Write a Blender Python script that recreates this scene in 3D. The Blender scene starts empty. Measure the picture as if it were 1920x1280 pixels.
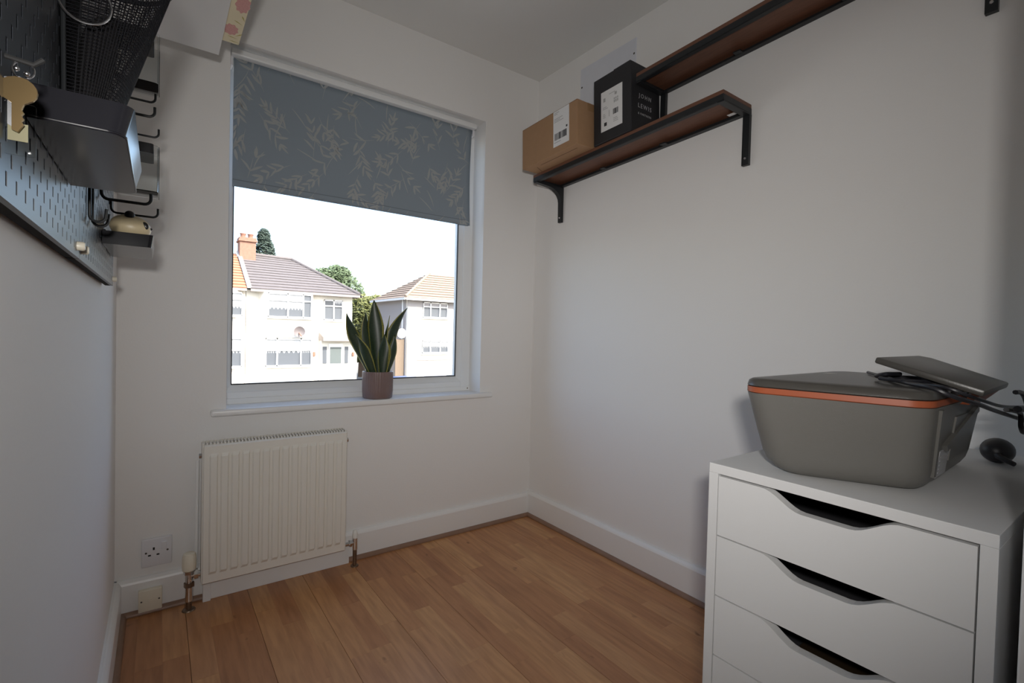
import bpy, bmesh, math, random
from mathutils import Vector, Matrix
random.seed(7)
scn = bpy.context.scene
COL = scn.collection

# ---------------------------------------------------------------- camera
yaw, pitch, roll = math.radians(36.0), math.radians(-1.217), math.radians(1.42)
CAM = Vector((-1.522, -1.919, 0.919))
fw = Vector((math.sin(yaw) * math.cos(pitch), math.cos(yaw) * math.cos(pitch), math.sin(pitch)))
r0 = Vector((math.cos(yaw), -math.sin(yaw), 0.0)); u0 = r0.cross(fw)
rt = math.cos(roll) * r0 + math.sin(roll) * u0
up = -math.sin(roll) * r0 + math.cos(roll) * u0
cd = bpy.data.cameras.new('camera'); cam = bpy.data.objects.new('camera', cd); COL.objects.link(cam)
cd.sensor_width = 36.0; cd.lens = 36.0 * 912.7 / 1920.0; cd.clip_start = 0.01; cd.clip_end = 500
cam.matrix_world = Matrix(((rt.x, up.x, -fw.x, CAM.x), (rt.y, up.y, -fw.y, CAM.y), (rt.z, up.z, -fw.z, CAM.z), (0, 0, 0, 1)))
scn.camera = cam

# ---------------------------------------------------------------- world, sun, flash, exposure
wd = bpy.data.worlds.new('world'); scn.world = wd; wd.use_nodes = True
nt = wd.node_tree; nt.nodes.clear()
sky = nt.nodes.new('ShaderNodeTexSky'); sky.sky_type = 'NISHITA'; sky.sun_disc = False
sky.sun_elevation = math.radians(48); sky.sun_rotation = math.radians(150); sky.air_density = 1.0; sky.dust_density = 3.0; sky.ozone_density = 1.0
bg = nt.nodes.new('ShaderNodeBackground'); bg.inputs['Strength'].default_value = 0.66
wo = nt.nodes.new('ShaderNodeOutputWorld')
nt.links.new(sky.outputs[0], bg.inputs[0]); nt.links.new(bg.outputs[0], wo.inputs[0])

def light(name, kind, loc, energy, color=(1, 1, 1), **kw):
    d = bpy.data.lights.new(name, kind); d.energy = energy; d.color = color
    for k, v in kw.items(): setattr(d, k, v)
    o = bpy.data.objects.new(name, d); o.location = loc; COL.objects.link(o); return o
sun = light('sun', 'SUN', (5, -20, 20), 10.0, (1.0, 0.95, 0.86), angle=math.radians(0.6))
sun.rotation_euler = Vector((-0.16, 0.66, -0.74)).to_track_quat('-Z', 'Y').to_euler()
# the photographer's flash, just above and behind the lens
flash = light('camera_flash', 'AREA', (-1.560, -1.985, 1.005), 4.9, (1.0, 0.965, 0.93), shape='RECTANGLE', size=0.055, size_y=0.035, spread=math.radians(108))
flash.rotation_euler = (fw + Vector((0, 0, 0.06))).to_track_quat('-Z', 'Y').to_euler()
scn.view_settings.view_transform = 'Standard'; scn.view_settings.look = 'None'
scn.view_settings.gamma = 1.0; scn.view_settings.use_curve_mapping = False
scn.view_settings.exposure = 0.0
scn.cycles.use_denoising = True
scn.cycles.max_bounces = 8; scn.cycles.diffuse_bounces = 5; scn.cycles.transparent_max_bounces = 10
scn.cycles.adaptive_threshold = 0.02
scn.cycles.caustics_reflective = False; scn.cycles.caustics_refractive = False
scn.cycles.sample_clamp_indirect = 6.0

# ---------------------------------------------------------------- materials
MATS = {}
def mat(name, color, rough=0.5, metal=0.0, noise=0.0, scale=20.0, bump=0.0, bscale=80.0, spec=0.5, coat=0.0, color2=None, stretch=(1, 1, 1), vary=0.0, trans=0.0, alpha=1.0):
    """Principled material; noise mixes towards color2 (or a darker tone), bump adds fine relief, vary shifts the value per object."""
    if name in MATS: return MATS[name]
    m = bpy.data.materials.new(name); m.use_nodes = True; t = m.node_tree; b = t.nodes['Principled BSDF']
    b.inputs['Base Color'].default_value = (*color, 1); b.inputs['Roughness'].default_value = rough
    b.inputs['Metallic'].default_value = metal; b.inputs['Specular IOR Level'].default_value = spec
    b.inputs['Coat Weight'].default_value = coat; b.inputs['Transmission Weight'].default_value = trans
    b.inputs['Alpha'].default_value = alpha
    last = None
    if noise > 0 or bump > 0 or vary > 0:
        tc = t.nodes.new('ShaderNodeTexCoord'); mp = t.nodes.new('ShaderNodeMapping'); mp.inputs['Scale'].default_value = stretch
        t.links.new(tc.outputs['Object'], mp.inputs[0])
    if noise > 0:
        n = t.nodes.new('ShaderNodeTexNoise'); n.inputs['Scale'].default_value = scale; n.inputs['Detail'].default_value = 6
        t.links.new(mp.outputs[0], n.inputs['Vector'])
        mx = t.nodes.new('ShaderNodeMix'); mx.data_type = 'RGBA'
        c2 = color2 or tuple(c * (1 - noise) for c in color)
        mx.inputs['A'].default_value = (*color, 1); mx.inputs['B'].default_value = (*c2, 1)
        t.links.new(n.outputs['Fac'], mx.inputs['Factor']); last = mx.outputs['Result']
    if vary > 0:
        oi = t.nodes.new('ShaderNodeObjectInfo'); mr = t.nodes.new('ShaderNodeMapRange')
        mr.inputs['To Min'].default_value = 1 - vary; mr.inputs['To Max'].default_value = 1 + vary
        t.links.new(oi.outputs['Random'], mr.inputs['Value'])
        hs = t.nodes.new('ShaderNodeHueSaturation'); t.links.new(mr.outputs[0], hs.inputs['Value'])
        if last is not None: t.links.new(last, hs.inputs['Color'])
        else: hs.inputs['Color'].default_value = (*color, 1)
        last = hs.outputs[0]
    if last is not None: t.links.new(last, b.inputs['Base Color'])
    if bump > 0:
        n2 = t.nodes.new('ShaderNodeTexNoise'); n2.inputs['Scale'].default_value = bscale; n2.inputs['Detail'].default_value = 4
        t.links.new(mp.outputs[0], n2.inputs['Vector'])
        bp = t.nodes.new('ShaderNodeBump'); bp.inputs['Strength'].default_value = bump; bp.inputs['Distance'].default_value = 0.002
        t.links.new(n2.outputs['Fac'], bp.inputs['Height']); t.links.new(bp.outputs[0], b.inputs['Normal'])
    MATS[name] = m; return m

def glass_mat(name, tint=(1, 1, 1), refl=0.06, rough=0.0):
    m = bpy.data.materials.new(name); m.use_nodes = True; t = m.node_tree; t.nodes.clear()
    tr = t.nodes.new('ShaderNodeBsdfTransparent'); tr.inputs[0].default_value = (*tint, 1)
    gl = t.nodes.new('ShaderNodeBsdfGlossy'); gl.inputs['Roughness'].default_value = rough
    fr = t.nodes.new('ShaderNodeLayerWeight'); fr.inputs['Blend'].default_value = refl
    mx = t.nodes.new('ShaderNodeMixShader'); o = t.nodes.new('ShaderNodeOutputMaterial')
    t.links.new(fr.outputs['Fresnel'], mx.inputs[0]); t.links.new(tr.outputs[0], mx.inputs[1]); t.links.new(gl.outputs[0], mx.inputs[2])
    t.links.new(mx.outputs[0], o.inputs[0]); MATS[name] = m; return m

WALL = mat('wall_paint', (0.83, 0.82, 0.805), 0.75, noise=0.02, scale=3, bump=0.12, bscale=160, spec=0.3)
CEIL = mat('ceiling_paint', (0.76, 0.76, 0.74), 0.85, noise=0.03, scale=2, bump=0.1, bscale=120, spec=0.2)
GLOSSW = mat('white_gloss_paint', (0.84, 0.84, 0.83), 0.32, noise=0.02, scale=5, bump=0.05, bscale=60)
UPVC = mat('white_upvc', (0.82, 0.83, 0.83), 0.3)
CREAM = mat('radiator_enamel', (0.80, 0.775, 0.71), 0.35)
WHITEPL = mat('white_plastic', (0.74, 0.74, 0.77), 0.3)
CREAMPL = mat('aged_cream_plastic', (0.78, 0.73, 0.60), 0.35)
DARK = mat('dark_hole', (0.012, 0.012, 0.012), 0.8)
CHROME = mat('chrome', (0.75, 0.76, 0.77), 0.15, metal=1.0)
COPPER = mat('aged_copper', (0.28, 0.20, 0.14), 0.4, metal=0.8, noise=0.5, scale=60)
BEAD = mat('brown_bead', (0.32, 0.19, 0.125), 0.4, noise=0.4, scale=30, stretch=(1, 1, 1))
BLACKM = mat('black_metal', (0.018, 0.020, 0.022), 0.40, spec=0.35)
MESHB = mat('mesh_black', (0.006, 0.006, 0.008), 0.55, spec=0.12)
BLACKP = mat('black_plastic', (0.018, 0.018, 0.020), 0.32)
PEG = mat('pegboard_charcoal', (0.026, 0.029, 0.036), 0.33, spec=0.5)
WOOD = mat('walnut_board', (0.20, 0.085, 0.048), 0.5, noise=0.55, scale=14, stretch=(10, 1, 10), bump=0.15, bscale=30)
KRAFT = mat('brown_cardboard', (0.40, 0.235, 0.125), 0.8, noise=0.12, scale=40, bump=0.1, bscale=200)
BLACKCARD = mat('black_cardboard', (0.020, 0.020, 0.023), 0.6, bump=0.06, bscale=200)
PAPER = mat('label_paper', (0.78, 0.78, 0.78), 0.7)
INK = mat('ink', (0.04, 0.04, 0.045), 0.7)
PALEINK = mat('pale_ink', (0.42, 0.42, 0.42), 0.7)
WHITEINK = mat('white_ink', (0.42, 0.42, 0.44), 0.6)
CABW = mat('cabinet_white', (0.69, 0.69, 0.685), 0.6, noise=0.015, scale=8, spec=0.25)
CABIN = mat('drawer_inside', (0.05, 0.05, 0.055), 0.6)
PRN = mat('printer_taupe', (0.138, 0.133, 0.121), 0.38, bump=0.08, bscale=600)
PRND = mat('printer_lid_taupe', (0.060, 0.056, 0.050), 0.33, bump=0.08, bscale=600)
ORANGE = mat('printer_orange', (0.33, 0.080, 0.030), 0.4)
CABLE = mat('cable_rubber', (0.014, 0.014, 0.018), 0.42)
BRASS = mat('brass', (0.25, 0.175, 0.085), 0.38, metal=1.0)
STEEL = mat('steel', (0.66, 0.66, 0.68), 0.25, metal=1.0)
CLEAR = glass_mat('clear_acrylic', (0.95, 0.96, 0.96), 0.08, 0.03)
GLASS = glass_mat('window_glass', (0.985, 0.99, 0.985), 0.04)

# ---------------------------------------------------------------- mesh builder
class MB:
    def __init__(s): s.bm = bmesh.new(); s.uv = None
    def box(s, a, b, bevel=0.0, seg=2, rot=None, about=None):
        a = Vector(a); b = Vector(b); lo = Vector(map(min, a, b)); hi = Vector(map(max, a, b))
        vs = [s.bm.verts.new((x, y, z)) for x in (lo.x, hi.x) for y in (lo.y, hi.y) for z in (lo.z, hi.z)]
        fs = [s.bm.faces.new([vs[i] for i in f]) for f in ((0, 1, 3, 2), (4, 6, 7, 5), (0, 4, 5, 1), (2, 3, 7, 6), (0, 2, 6, 4), (1, 5, 7, 3))]
        if rot is not None:
            c = Vector(about) if about is not None else (lo + hi) / 2
            for v in vs: v.co = c + rot @ (v.co - c)
        if bevel > 0:
            es = list({e for f in fs for e in f.edges})
            bmesh.ops.bevel(s.bm, geom=es, offset=bevel, segments=seg, affect='EDGES', profile=0.5)
        return s
    def poly(s, pts, vec):
        """prism: polygon pts (3-D) extruded along vec"""
        vec = Vector(vec); a = [s.bm.verts.new(p) for p in pts]; b = [s.bm.verts.new(Vector(p) + vec) for p in pts]
        n = len(a); s.bm.faces.new(a[::-1]); s.bm.faces.new(b)
        for i in range(n): s.bm.faces.new((a[i], a[(i + 1) % n], b[(i + 1) % n], b[i]))
        return s
    def face(s, pts): s.bm.faces.new([s.bm.verts.new(p) for p in pts]); return s
    def tube(s, pts, r, seg=10, cap=True, closed=False):
        pts = [Vector(p) for p in pts]; n = len(pts); rings = []
        rr = r if isinstance(r, (list, tuple)) else [r] * n
        prev = None
        for i, p in enumerate(pts):
            if closed: d = (pts[(i + 1) % n] - pts[i - 1])
            else: d = (pts[min(i + 1, n - 1)] - pts[max(i - 1, 0)])
            d.normalize()
            if prev is None:
                u = d.orthogonal().normalized()
            else:
                u = (prev - d * prev.dot(d)); u = u.normalized() if u.length > 1e-6 else d.orthogonal().normalized()
            prev = u; w = d.cross(u)
            rings.append([s.bm.verts.new(p + (u * math.cos(2 * math.pi * k / seg) + w * math.sin(2 * math.pi * k / seg)) * rr[i]) for k in range(seg)])
        m = n if closed else n - 1
        for i in range(m):
            A = rings[i]; B = rings[(i + 1) % n]
            for k in range(seg): s.bm.faces.new((A[k], A[(k + 1) % seg], B[(k + 1) % seg], B[k]))
        if cap and not closed: s.bm.faces.new(rings[0][::-1]); s.bm.faces.new(rings[-1])
        return s
    def cyl(s, a, b, r, seg=16): return s.tube([a, b], r, seg)
    def lathe(s, c, prof, seg=32, axis='Z', mod=None):
        """prof: list of (radius, height) about c"""
        c = Vector(c); rings = []
        for (r, h) in prof:
            ring = []
            for k in range(seg):
                t = 2 * math.pi * k / seg; q = r * (mod(t, h) if mod else 1)
                x, y = q * math.cos(t), q * math.sin(t)
                ring.append(s.bm.verts.new(c + (Vector((x, y, h)) if axis == 'Z' else Vector((x, h, y)) if axis == 'Y' else Vector((h, x, y)))))
            rings.append(ring)
        for A, B in zip(rings, rings[1:]):
            for k in range(seg): s.bm.faces.new((A[k], A[(k + 1) % seg], B[(k + 1) % seg], B[k]))
        if prof[0][0] > 1e-6: s.bm.faces.new(rings[0][::-1])
        if prof[-1][0] > 1e-6: s.bm.faces.new(rings[-1])
        return s
    def ball(s, c, r, sc=(1, 1, 1), sub=2, rot=None):
        g = bmesh.ops.create_icosphere(s.bm, subdivisions=sub, radius=r)
        for v in g['verts']:
            p = Vector((v.co.x * sc[0], v.co.y * sc[1], v.co.z * sc[2]))
            if rot is not None: p = rot @ p
            v.co = Vector(c) + p
        return s
    def grid(s, P, closed_u=False):
        """P[i][j] points -> quad surface"""
        V = [[s.bm.verts.new(p) for p in row] for row in P]
        for i in range(len(V) - 1):
            for j in range(len(V[0]) - 1): s.bm.faces.new((V[i][j], V[i + 1][j], V[i + 1][j + 1], V[i][j + 1]))
        return s
    def rotate(s, M, about):
        about = Vector(about)
        for v in s.bm.verts: v.co = about + M @ (v.co - about)
        return s
    def uvs(s, fn):
        L = s.bm.loops.layers.uv.new('UVMap')
        for f in s.bm.faces:
            for l in f.loops: l[L].uv = fn(l.vert.co)
        return s

ORG = {}
def obj(name, mb, m, parent=None, smooth=False, origin=None, label=None):
    o0 = ORG[parent.name] if parent is not None else Vector(origin or (0, 0, 0))
    if smooth is not False:
        mb.bm.normal_update()
    bmesh.ops.recalc_face_normals(mb.bm, faces=mb.bm.faces[:])
    for v in mb.bm.verts: v.co -= o0
    me = bpy.data.meshes.new(name); mb.bm.to_mesh(me); mb.bm.free()
    if isinstance(m, (list, tuple)):
        for q in m: me.materials.append(q)
    else: me.materials.append(m)
    o = bpy.data.objects.new(name, me); COL.objects.link(o)
    if parent is not None: o.parent = parent
    else: o.location = o0
    ORG[o.name] = o0
    if smooth is not False:
        ang = math.radians(35 if smooth is True else smooth)
        me.polygons.foreach_set('use_smooth', [True] * len(me.polygons))
        me.set_sharp_from_angle(angle=ang)
    if label: o['label'] = label
    return o
def thing(name, label, cat, loc, group=None, kind=None):
    o = bpy.data.objects.new(name, None); o.empty_display_size = 0.05; COL.objects.link(o); o.location = loc; ORG[o.name] = Vector(loc)
    return tag(o, label, cat, group, kind)
def tag(o, label=None, cat=None, group=None, kind=None):
    if label: o['label'] = label
    if cat: o['category'] = cat
    if group: o['group'] = group
    if kind: o['kind'] = kind
    return o
def struct(name, mb, m, label, cat, parent=None, smooth=False):
    o = obj(name, mb, m, parent, smooth)
    if parent is None: tag(o, label, cat, kind='structure')
    return o
def share(name, me, loc, parent, rot=(0, 0, 0), scale=(1, 1, 1)):
    """another object on the same mesh data"""
    o = bpy.data.objects.new(name, me); COL.objects.link(o); o.parent = parent
    o.location = Vector(loc) - ORG[parent.name]; o.rotation_euler = rot; o.scale = scale; ORG[o.name] = ORG[parent.name]
    return o
def arc(c, r, a0, a1, n, plane='XZ'):
    out = []
    for i in range(n + 1):
        a = math.radians(a0 + (a1 - a0) * i / n); u, v = r * math.cos(a), r * math.sin(a)
        out.append(Vector(c) + (Vector((u, 0, v)) if plane == 'XZ' else Vector((0, u, v)) if plane == 'YZ' else Vector((u, v, 0))))
    return out
def text(name, body, size, m, parent, origin, ax, ay, ext=0.0003, align='LEFT', spacing=1.0, bold=0.0):
    """lettering as mesh: origin, ax = reading direction, ay = up"""
    cu = bpy.data.curves.new(name, 'FONT'); cu.body = body; cu.size = size; cu.extrude = ext; cu.align_x = align; cu.space_character = spacing; cu.offset = bold; cu.resolution_u = 3
    t = bpy.data.objects.new(name + '_tmp', cu); COL.objects.link(t)
    dg = bpy.context.evaluated_depsgraph_get(); me = bpy.data.meshes.new_from_object(t.evaluated_get(dg))
    bpy.data.objects.remove(t); bpy.data.curves.remove(cu)
    ax = Vector(ax).normalized(); ay = Vector(ay).normalized(); az = ax.cross(ay); o0 = ORG[parent.name]
    for v in me.vertices:
        v.co = Vector(origin) + ax * v.co.x + ay * v.co.y + az * v.co.z - o0
    me.materials.clear(); me.materials.append(m)
    o = bpy.data.objects.new(name, me); COL.objects.link(o); o.parent = parent; ORG[o.name] = o0
    return o

# ================================================================= THE ROOM
W = -1.627; H = 2.16; BK = -1.83           # left wall, ceiling, back wall plane
WL, WR, WT, WS = -1.332, -0.307, 1.882, 0.607   # window opening

# floor with individual boards
fl = struct('floor', MB().box((W - 0.1, BK - 0.13, -0.06), (0.1, 0.25, -0.007)), mat('underlay', (0.10, 0.055, 0.03), 0.8), 'orange brown wood strip floor of the small room', 'floor')
PLANK = bpy.data.materials.new('maple_strip'); PLANK.use_nodes = True; t = PLANK.node_tree; b = t.nodes['Principled BSDF']
b.inputs['Roughness'].default_value = 0.36; b.inputs['Specular IOR Level'].default_value = 0.45
tc = t.nodes.new('ShaderNodeTexCoord'); oi = t.nodes.new('ShaderNodeObjectInfo'); sh_ = t.nodes.new('ShaderNodeVectorMath'); sh_.operation = 'MULTIPLY_ADD'
sh_.inputs[0].default_value = (1, 1, 1)
cmb = t.nodes.new('ShaderNodeCombineXYZ'); ml = t.nodes.new('ShaderNodeMath'); ml.operation = 'MULTIPLY'; ml.inputs[1].default_value = 37.0
t.links.new(oi.outputs['Random'], ml.inputs[0]); t.links.new(ml.outputs[0], cmb.inputs[2]); t.links.new(tc.outputs['Object'], sh_.inputs[0]); sh_.inputs[1].default_value = (1, 1, 1); t.links.new(cmb.outputs[0], sh_.inputs[2])
def nz(scale, stretch, detail=5):
    mp = t.nodes.new('ShaderNodeMapping'); mp.inputs['Scale'].default_value = stretch; t.links.new(sh_.outputs[0], mp.inputs[0])
    n = t.nodes.new('ShaderNodeTexNoise'); n.inputs['Scale'].default_value = scale; n.inputs['Detail'].default_value = detail; t.links.new(mp.outputs[0], n.inputs['Vector']); return n
def ramp(src, stops):
    r = t.nodes.new('ShaderNodeValToRGB'); e = r.color_ramp.elements
    e[0].position, e[0].color = stops[0]; e[1].position, e[1].color = stops[-1]
    for p_, c_ in stops[1:-1]: q = e.new(p_); q.color = c_
    t.links.new(src, r.inputs[0]); return r
tone = ramp(oi.outputs['Random'], [(0.0, (0.415, 0.185, 0.078, 1)), (0.25, (0.49, 0.235, 0.100, 1)), (0.55, (0.545, 0.275, 0.118, 1)), (0.8, (0.575, 0.305, 0.132, 1)), (1.0, (0.46, 0.215, 0.100, 1))])
grain = ramp(nz(6, (11, 1.1, 1)).outputs['Fac'], [(0.30, (0.80, 0.76, 0.72, 1)), (0.62, (1.06, 1.06, 1.06, 1))])
knots = ramp(nz(16, (1.6, 0.8, 1), 2).outputs['Fac'], [(0.19, (0.45, 0.38, 0.32, 1)), (0.27, (1, 1, 1, 1))])
m1 = t.nodes.new('ShaderNodeMix'); m1.data_type = 'RGBA'; m1.blend_type = 'MULTIPLY'; m1.inputs['Factor'].default_value = 1.0
m2 = t.nodes.new('ShaderNodeMix'); m2.data_type = 'RGBA'; m2.blend_type = 'MULTIPLY'; m2.inputs['Factor'].default_value = 1.0
t.links.new(tone.outputs[0], m1.inputs['A']); t.links.new(grain.outputs[0], m1.inputs['B']); t.links.new(m1.outputs['Result'], m2.inputs['A']); t.links.new(knots.outputs[0], m2.inputs['B']); t.links.new(m2.outputs['Result'], b.inputs['Base Color'])
rnd = random.Random(3)
pw = 0.0600; x = W + 0.001; i = 0
while x < -0.002:
    w2 = min(pw, -0.0 - x)
    y = BK - 0.12 - rnd.uniform(0.0, 0.35)
    while y < 0:
        L = rnd.uniform(0.26, 0.56); y0 = max(y, BK - 0.13); y1 = min(y + L, 0.0)
        if y1 - y0 > 0.02:
            gl = 0.0006 if i % 3 == 0 else 0.00005; gr = 0.0006 if i % 3 == 2 else 0.00005
            mb = MB().box((x + gl, y0 + 0.0001, -0.007), (x + w2 - gr, y1 - 0.0001, 0.0 + rnd.uniform(-0.00008, 0.00008)))
            obj('plank', mb, PLANK, fl)
        y += L
    x += pw; i += 1
# ceiling
struct('ceiling', MB().box((W - 0.1, BK - 0.13, H), (0.1, 0.25, H + 0.08)), CEIL, 'plain off-white painted ceiling', 'ceiling')
# window wall with its opening
mb = MB()
mb.box((W - 0.1, 0, -0.06), (WL, 0.22, H)); mb.box((WR, 0, -0.06), (0.1, 0.22, H))
mb.box((WL, 0, -0.06), (WR, 0.22, WS)); mb.box((WL, 0, WT), (WR, 0.22, H))
struct('wall_window', mb, WALL, 'white painted wall with the window', 'wall')
struct('wall_right', MB().box((0, BK - 0.13, -0.06), (0.1, 0, H)), WALL, 'white painted wall behind the shelves and drawer unit', 'wall')
struct('wall_left', MB().box((W - 0.1, -3.3, -0.06), (W, 0, H)), WALL, 'white painted wall behind the pegboards', 'wall')
# doorway the photograph is taken from
DJ = -0.80
mb = MB(); mb.box((DJ + 0.03, BK - 0.13, -0.06), (0, BK, H)); mb.box((W, BK - 0.13, 1.98), (DJ + 0.03, BK, H))
struct('wall_back', mb, WALL, 'white wall with the doorway beside the drawer unit', 'wall')
dr = thing('door_1', 'white painted door frame at the right edge beside the drawer unit', 'door frame', (DJ, BK, 0), kind='structure')
obj('jamb', MB().box((DJ, BK - 0.13, 0), (DJ + 0.03, BK + 0.001, 1.98), 0.002), GLOSSW, dr)
obj('jamb', MB().box((W, BK - 0.13, 0), (W + 0.022, BK + 0.001, 1.98), 0.002), GLOSSW, dr)
obj('head', MB().box((W, BK - 0.13, 1.95), (DJ, BK + 0.001, 1.98), 0.002), GLOSSW, dr)
# unseen landing shell, added to bounce light and keep the sky out
struct('floor_landing', MB().box((W - 0.1, -3.3, -0.06), (0.1, BK - 0.13, 0)), mat('landing_carpet', (0.35, 0.31, 0.27), 0.95, noise=0.2, scale=90), 'carpeted floor of the unseen landing added outside the doorway', 'floor')
struct('wall_landing_right', MB().box((0.0, -3.3, 0), (0.1, BK - 0.13, H)), WALL, 'white wall of the unseen landing added outside the doorway', 'wall')
struct('wall_landing_back', MB().box((W - 0.1, -3.4, -0.06), (0.1, -3.3, H)), WALL, 'white wall of the unseen landing added facing the doorway', 'wall')
struct('ceiling_landing', MB().box((W - 0.1, -3.3, H), (0.1, BK - 0.13, H + 0.08)), CEIL, 'white ceiling of the unseen landing added outside the doorway', 'ceiling')

# skirting boards, bevelled top, and the brown bead in front of them
def skirt(p0, p1, n, h=0.112, t=0.018):
    """profile swept from p0 to p1; n = direction into the room"""
    p0 = Vector((*p0, 0)); d = Vector((*p1, 0)) - p0; n = Vector((*n, 0)); z = Vector((0, 0, 1))
    prof = [(0, 0), (t, 0), (t, h - 0.014), (t - 0.003, h - 0.008), (t - 0.008, h - 0.002), (t - 0.012, h), (0, h)]
    return MB().poly([p0 + n * a + z * b for a, b in prof], d)
def bead(p0, p1, n, off=0.018, r=0.014):
    p0 = Vector((*p0, 0)); d = Vector((*p1, 0)) - p0; n = Vector((*n, 0)); z = Vector((0, 0, 1))
    prof = [(off, 0.0)] + [(off + r * math.cos(math.radians(a)), 0.001 + r * math.sin(math.radians(a))) for a in range(0, 91, 15)]
    return MB().poly([p0 + n * a + z * b for a, b in prof], d)
struct('baseboard_window', skirt((W, 0), (0, 0), (0, -1)), GLOSSW, 'white skirting board under the window', 'skirting')
struct('baseboard_right', skirt((0, 0), (0, BK), (-1, 0), 0.120), GLOSSW, 'white skirting board along the right wall', 'skirting')
struct('baseboard_left', skirt((W, 0), (W, BK), (1, 0)), GLOSSW, 'white skirting board along the left wall', 'skirting')
BX0, BX1 = -1.397, -0.915
mbt = bead((W + 0.018, 0), (BX0, 0), (0, -1)); struct('trim_1', mbt, BEAD, 'brown floor bead left of the radiator', 'floor bead')
struct('trim_2', bead((BX1, 0), (-0.018, 0), (0, -1)), BEAD, 'brown floor bead between the radiator and the corner', 'floor bead')
struct('trim_3', bead((0, 0), (0, BK), (-1, 0)), BEAD, 'brown floor bead along the right wall', 'floor bead')
struct('trim_4', bead((W, 0), (W, BK), (1, 0)), BEAD, 'brown floor bead along the left wall', 'floor bead')
struct('trim_5', MB().box((BX0, -0.040, 0), (BX1, -0.018, 0.078), 0.002), GLOSSW, 'white boxed pipe cover on the floor under the radiator', 'pipe cover')
struct('trim_6', MB().box((BX0 - 0.001, -0.052, 0), (BX0 + 0.022, -0.040, 0.078), 0.002), GLOSSW, 'short white upright at the left end of the pipe cover', 'pipe cover')

# window: frame, glazing bead, gasket, pane, sill
FY = 0.10
wn = thing('window_1', 'white plastic framed window above the radiator', 'window', (-0.82, FY, WS), kind='structure')
GL, GR, GB, GT = -1.307, -0.372, 0.697, 1.82
def ring(x0, x1, z0, z1, i0, i1, j0, j1, y0, y1, bev):
    m = MB()
    m.box((x0, y0, z0), (i0, y1, z1), bev); m.box((i1, y0, z0), (x1, y1, z1), bev)
    m.box((i0, y0, z0), (i1, y1, j0), bev); m.box((i0, y0, j1), (i1, y1, z1), bev); return m
obj('frame', ring(WL - 0.012, WR + 0.004, 0.629, WT + 0.002, GL - 0.018, GR + 0.020, GB - 0.024, GT + 0.02, FY, FY + 0.07, 0.003), UPVC, wn)
obj('lower_rail', MB().box((WL - 0.01, FY - 0.006, 0.629), (WR + 0.002, FY, 0.650), 0.002), UPVC, wn)
# sloped glazing bead
mb = MB()
o4 = [(GL - 0.018, GB - 0.024), (GR + 0.020, GB - 0.024), (GR + 0.020, GT + 0.02), (GL - 0.018, GT + 0.02)]
i4 = [(GL, GB), (GR, GB), (GR, GT), (GL, GT)]
for k in range(4):
    a, b = o4[k], o4[(k + 1) % 4]; c, d = i4[(k + 1) % 4], i4[k]
    mb.face([(a[0], FY + 0.004, a[1]), (b[0], FY + 0.004, b[1]), (c[0], FY + 0.020, c[1]), (d[0], FY + 0.020, d[1])])
    mb.face([(d[0], FY + 0.020, d[1]), (c[0], FY + 0.020, c[1]), (c[0], FY + 0.05, c[1]), (d[0], FY + 0.05, d[1])])
obj('glazing_bead', mb, UPVC, wn)
obj('gasket', ring(GL, GR, GB, GT, GL + 0.003, GR - 0.003, GB + 0.004, GT - 0.003, FY + 0.018, FY + 0.026, 0), mat('gasket_rubber', (0.02, 0.02, 0.025), 0.6), wn)
obj('pane', MB().box((GL - 0.004, FY + 0.028, GB - 0.004), (GR + 0.004, FY + 0.032, GT + 0.004)), GLASS, wn)
mb = MB(); mb.box((WL, -0.001, WS), (WR, FY + 0.01, 0.630)); mb.box((-1.380, -0.030, 0.607), (-0.250, 0.0, 0.630), 0.008, 4)
obj('window_sill', mb, GLOSSW, wn, smooth=True)
obj('screw_cap', MB().lathe((-0.318, FY - 0.006, 0.640), [(0.0035, 0.0), (0.002, -0.002)], 10, 'Y'), mat('brown_cap', (0.2, 0.14, 0.07), 0.5), wn)

# ================================================================= ROLLER BLIND
FAB = bpy.data.materials.new('blind_fabric'); FAB.use_nodes = True; t = FAB.node_tree; t.nodes.clear()
df = t.nodes.new('ShaderNodeBsdfDiffuse'); tl = t.nodes.new('ShaderNodeBsdfTranslucent'); mx = t.nodes.new('ShaderNodeMixShader'); oo = t.nodes.new('ShaderNodeOutputMaterial')
df.inputs[0].default_value = (0.275, 0.325, 0.370, 1); tl.inputs[0].default_value = (0.10, 0.14, 0.17, 1); mx.inputs[0].default_value = 0.05
wv = t.nodes.new('ShaderNodeTexNoise'); wv.inputs['Scale'].default_value = 900; bm_ = t.nodes.new('ShaderNodeBump'); bm_.inputs['Strength'].default_value = 0.15; bm_.inputs['Distance'].default_value = 0.001
tcx = t.nodes.new('ShaderNodeTexCoord'); t.links.new(tcx.outputs['Object'], wv.inputs['Vector']); t.links.new(wv.outputs['Fac'], bm_.inputs['Height']); t.links.new(bm_.outputs[0], df.inputs['Normal'])
t.links.new(df.outputs[0], mx.inputs[1]); t.links.new(tl.outputs[0], mx.inputs[2]); t.links.new(mx.outputs[0], oo.inputs[0])
bl = thing('roller_blind', 'slate teal roller blind printed with pale leaf sprigs, half lowered over the window', 'blind', (-0.83, 0.03, 1.405))
X0, X1, ZT, ZB = -1.318, -0.357, 1.843, 1.403
def by(x, z):
    """depth of the slightly wavy cloth"""
    u = (x - X0) / (X1 - X0); v = (ZT - z) / (ZT - ZB)
    return 0.040 + v * 0.006 * math.sin(u * 9 + 1) * (0.4 + 0.6 * u) + 0.004 * v
nx, nz = 40, 20
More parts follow.
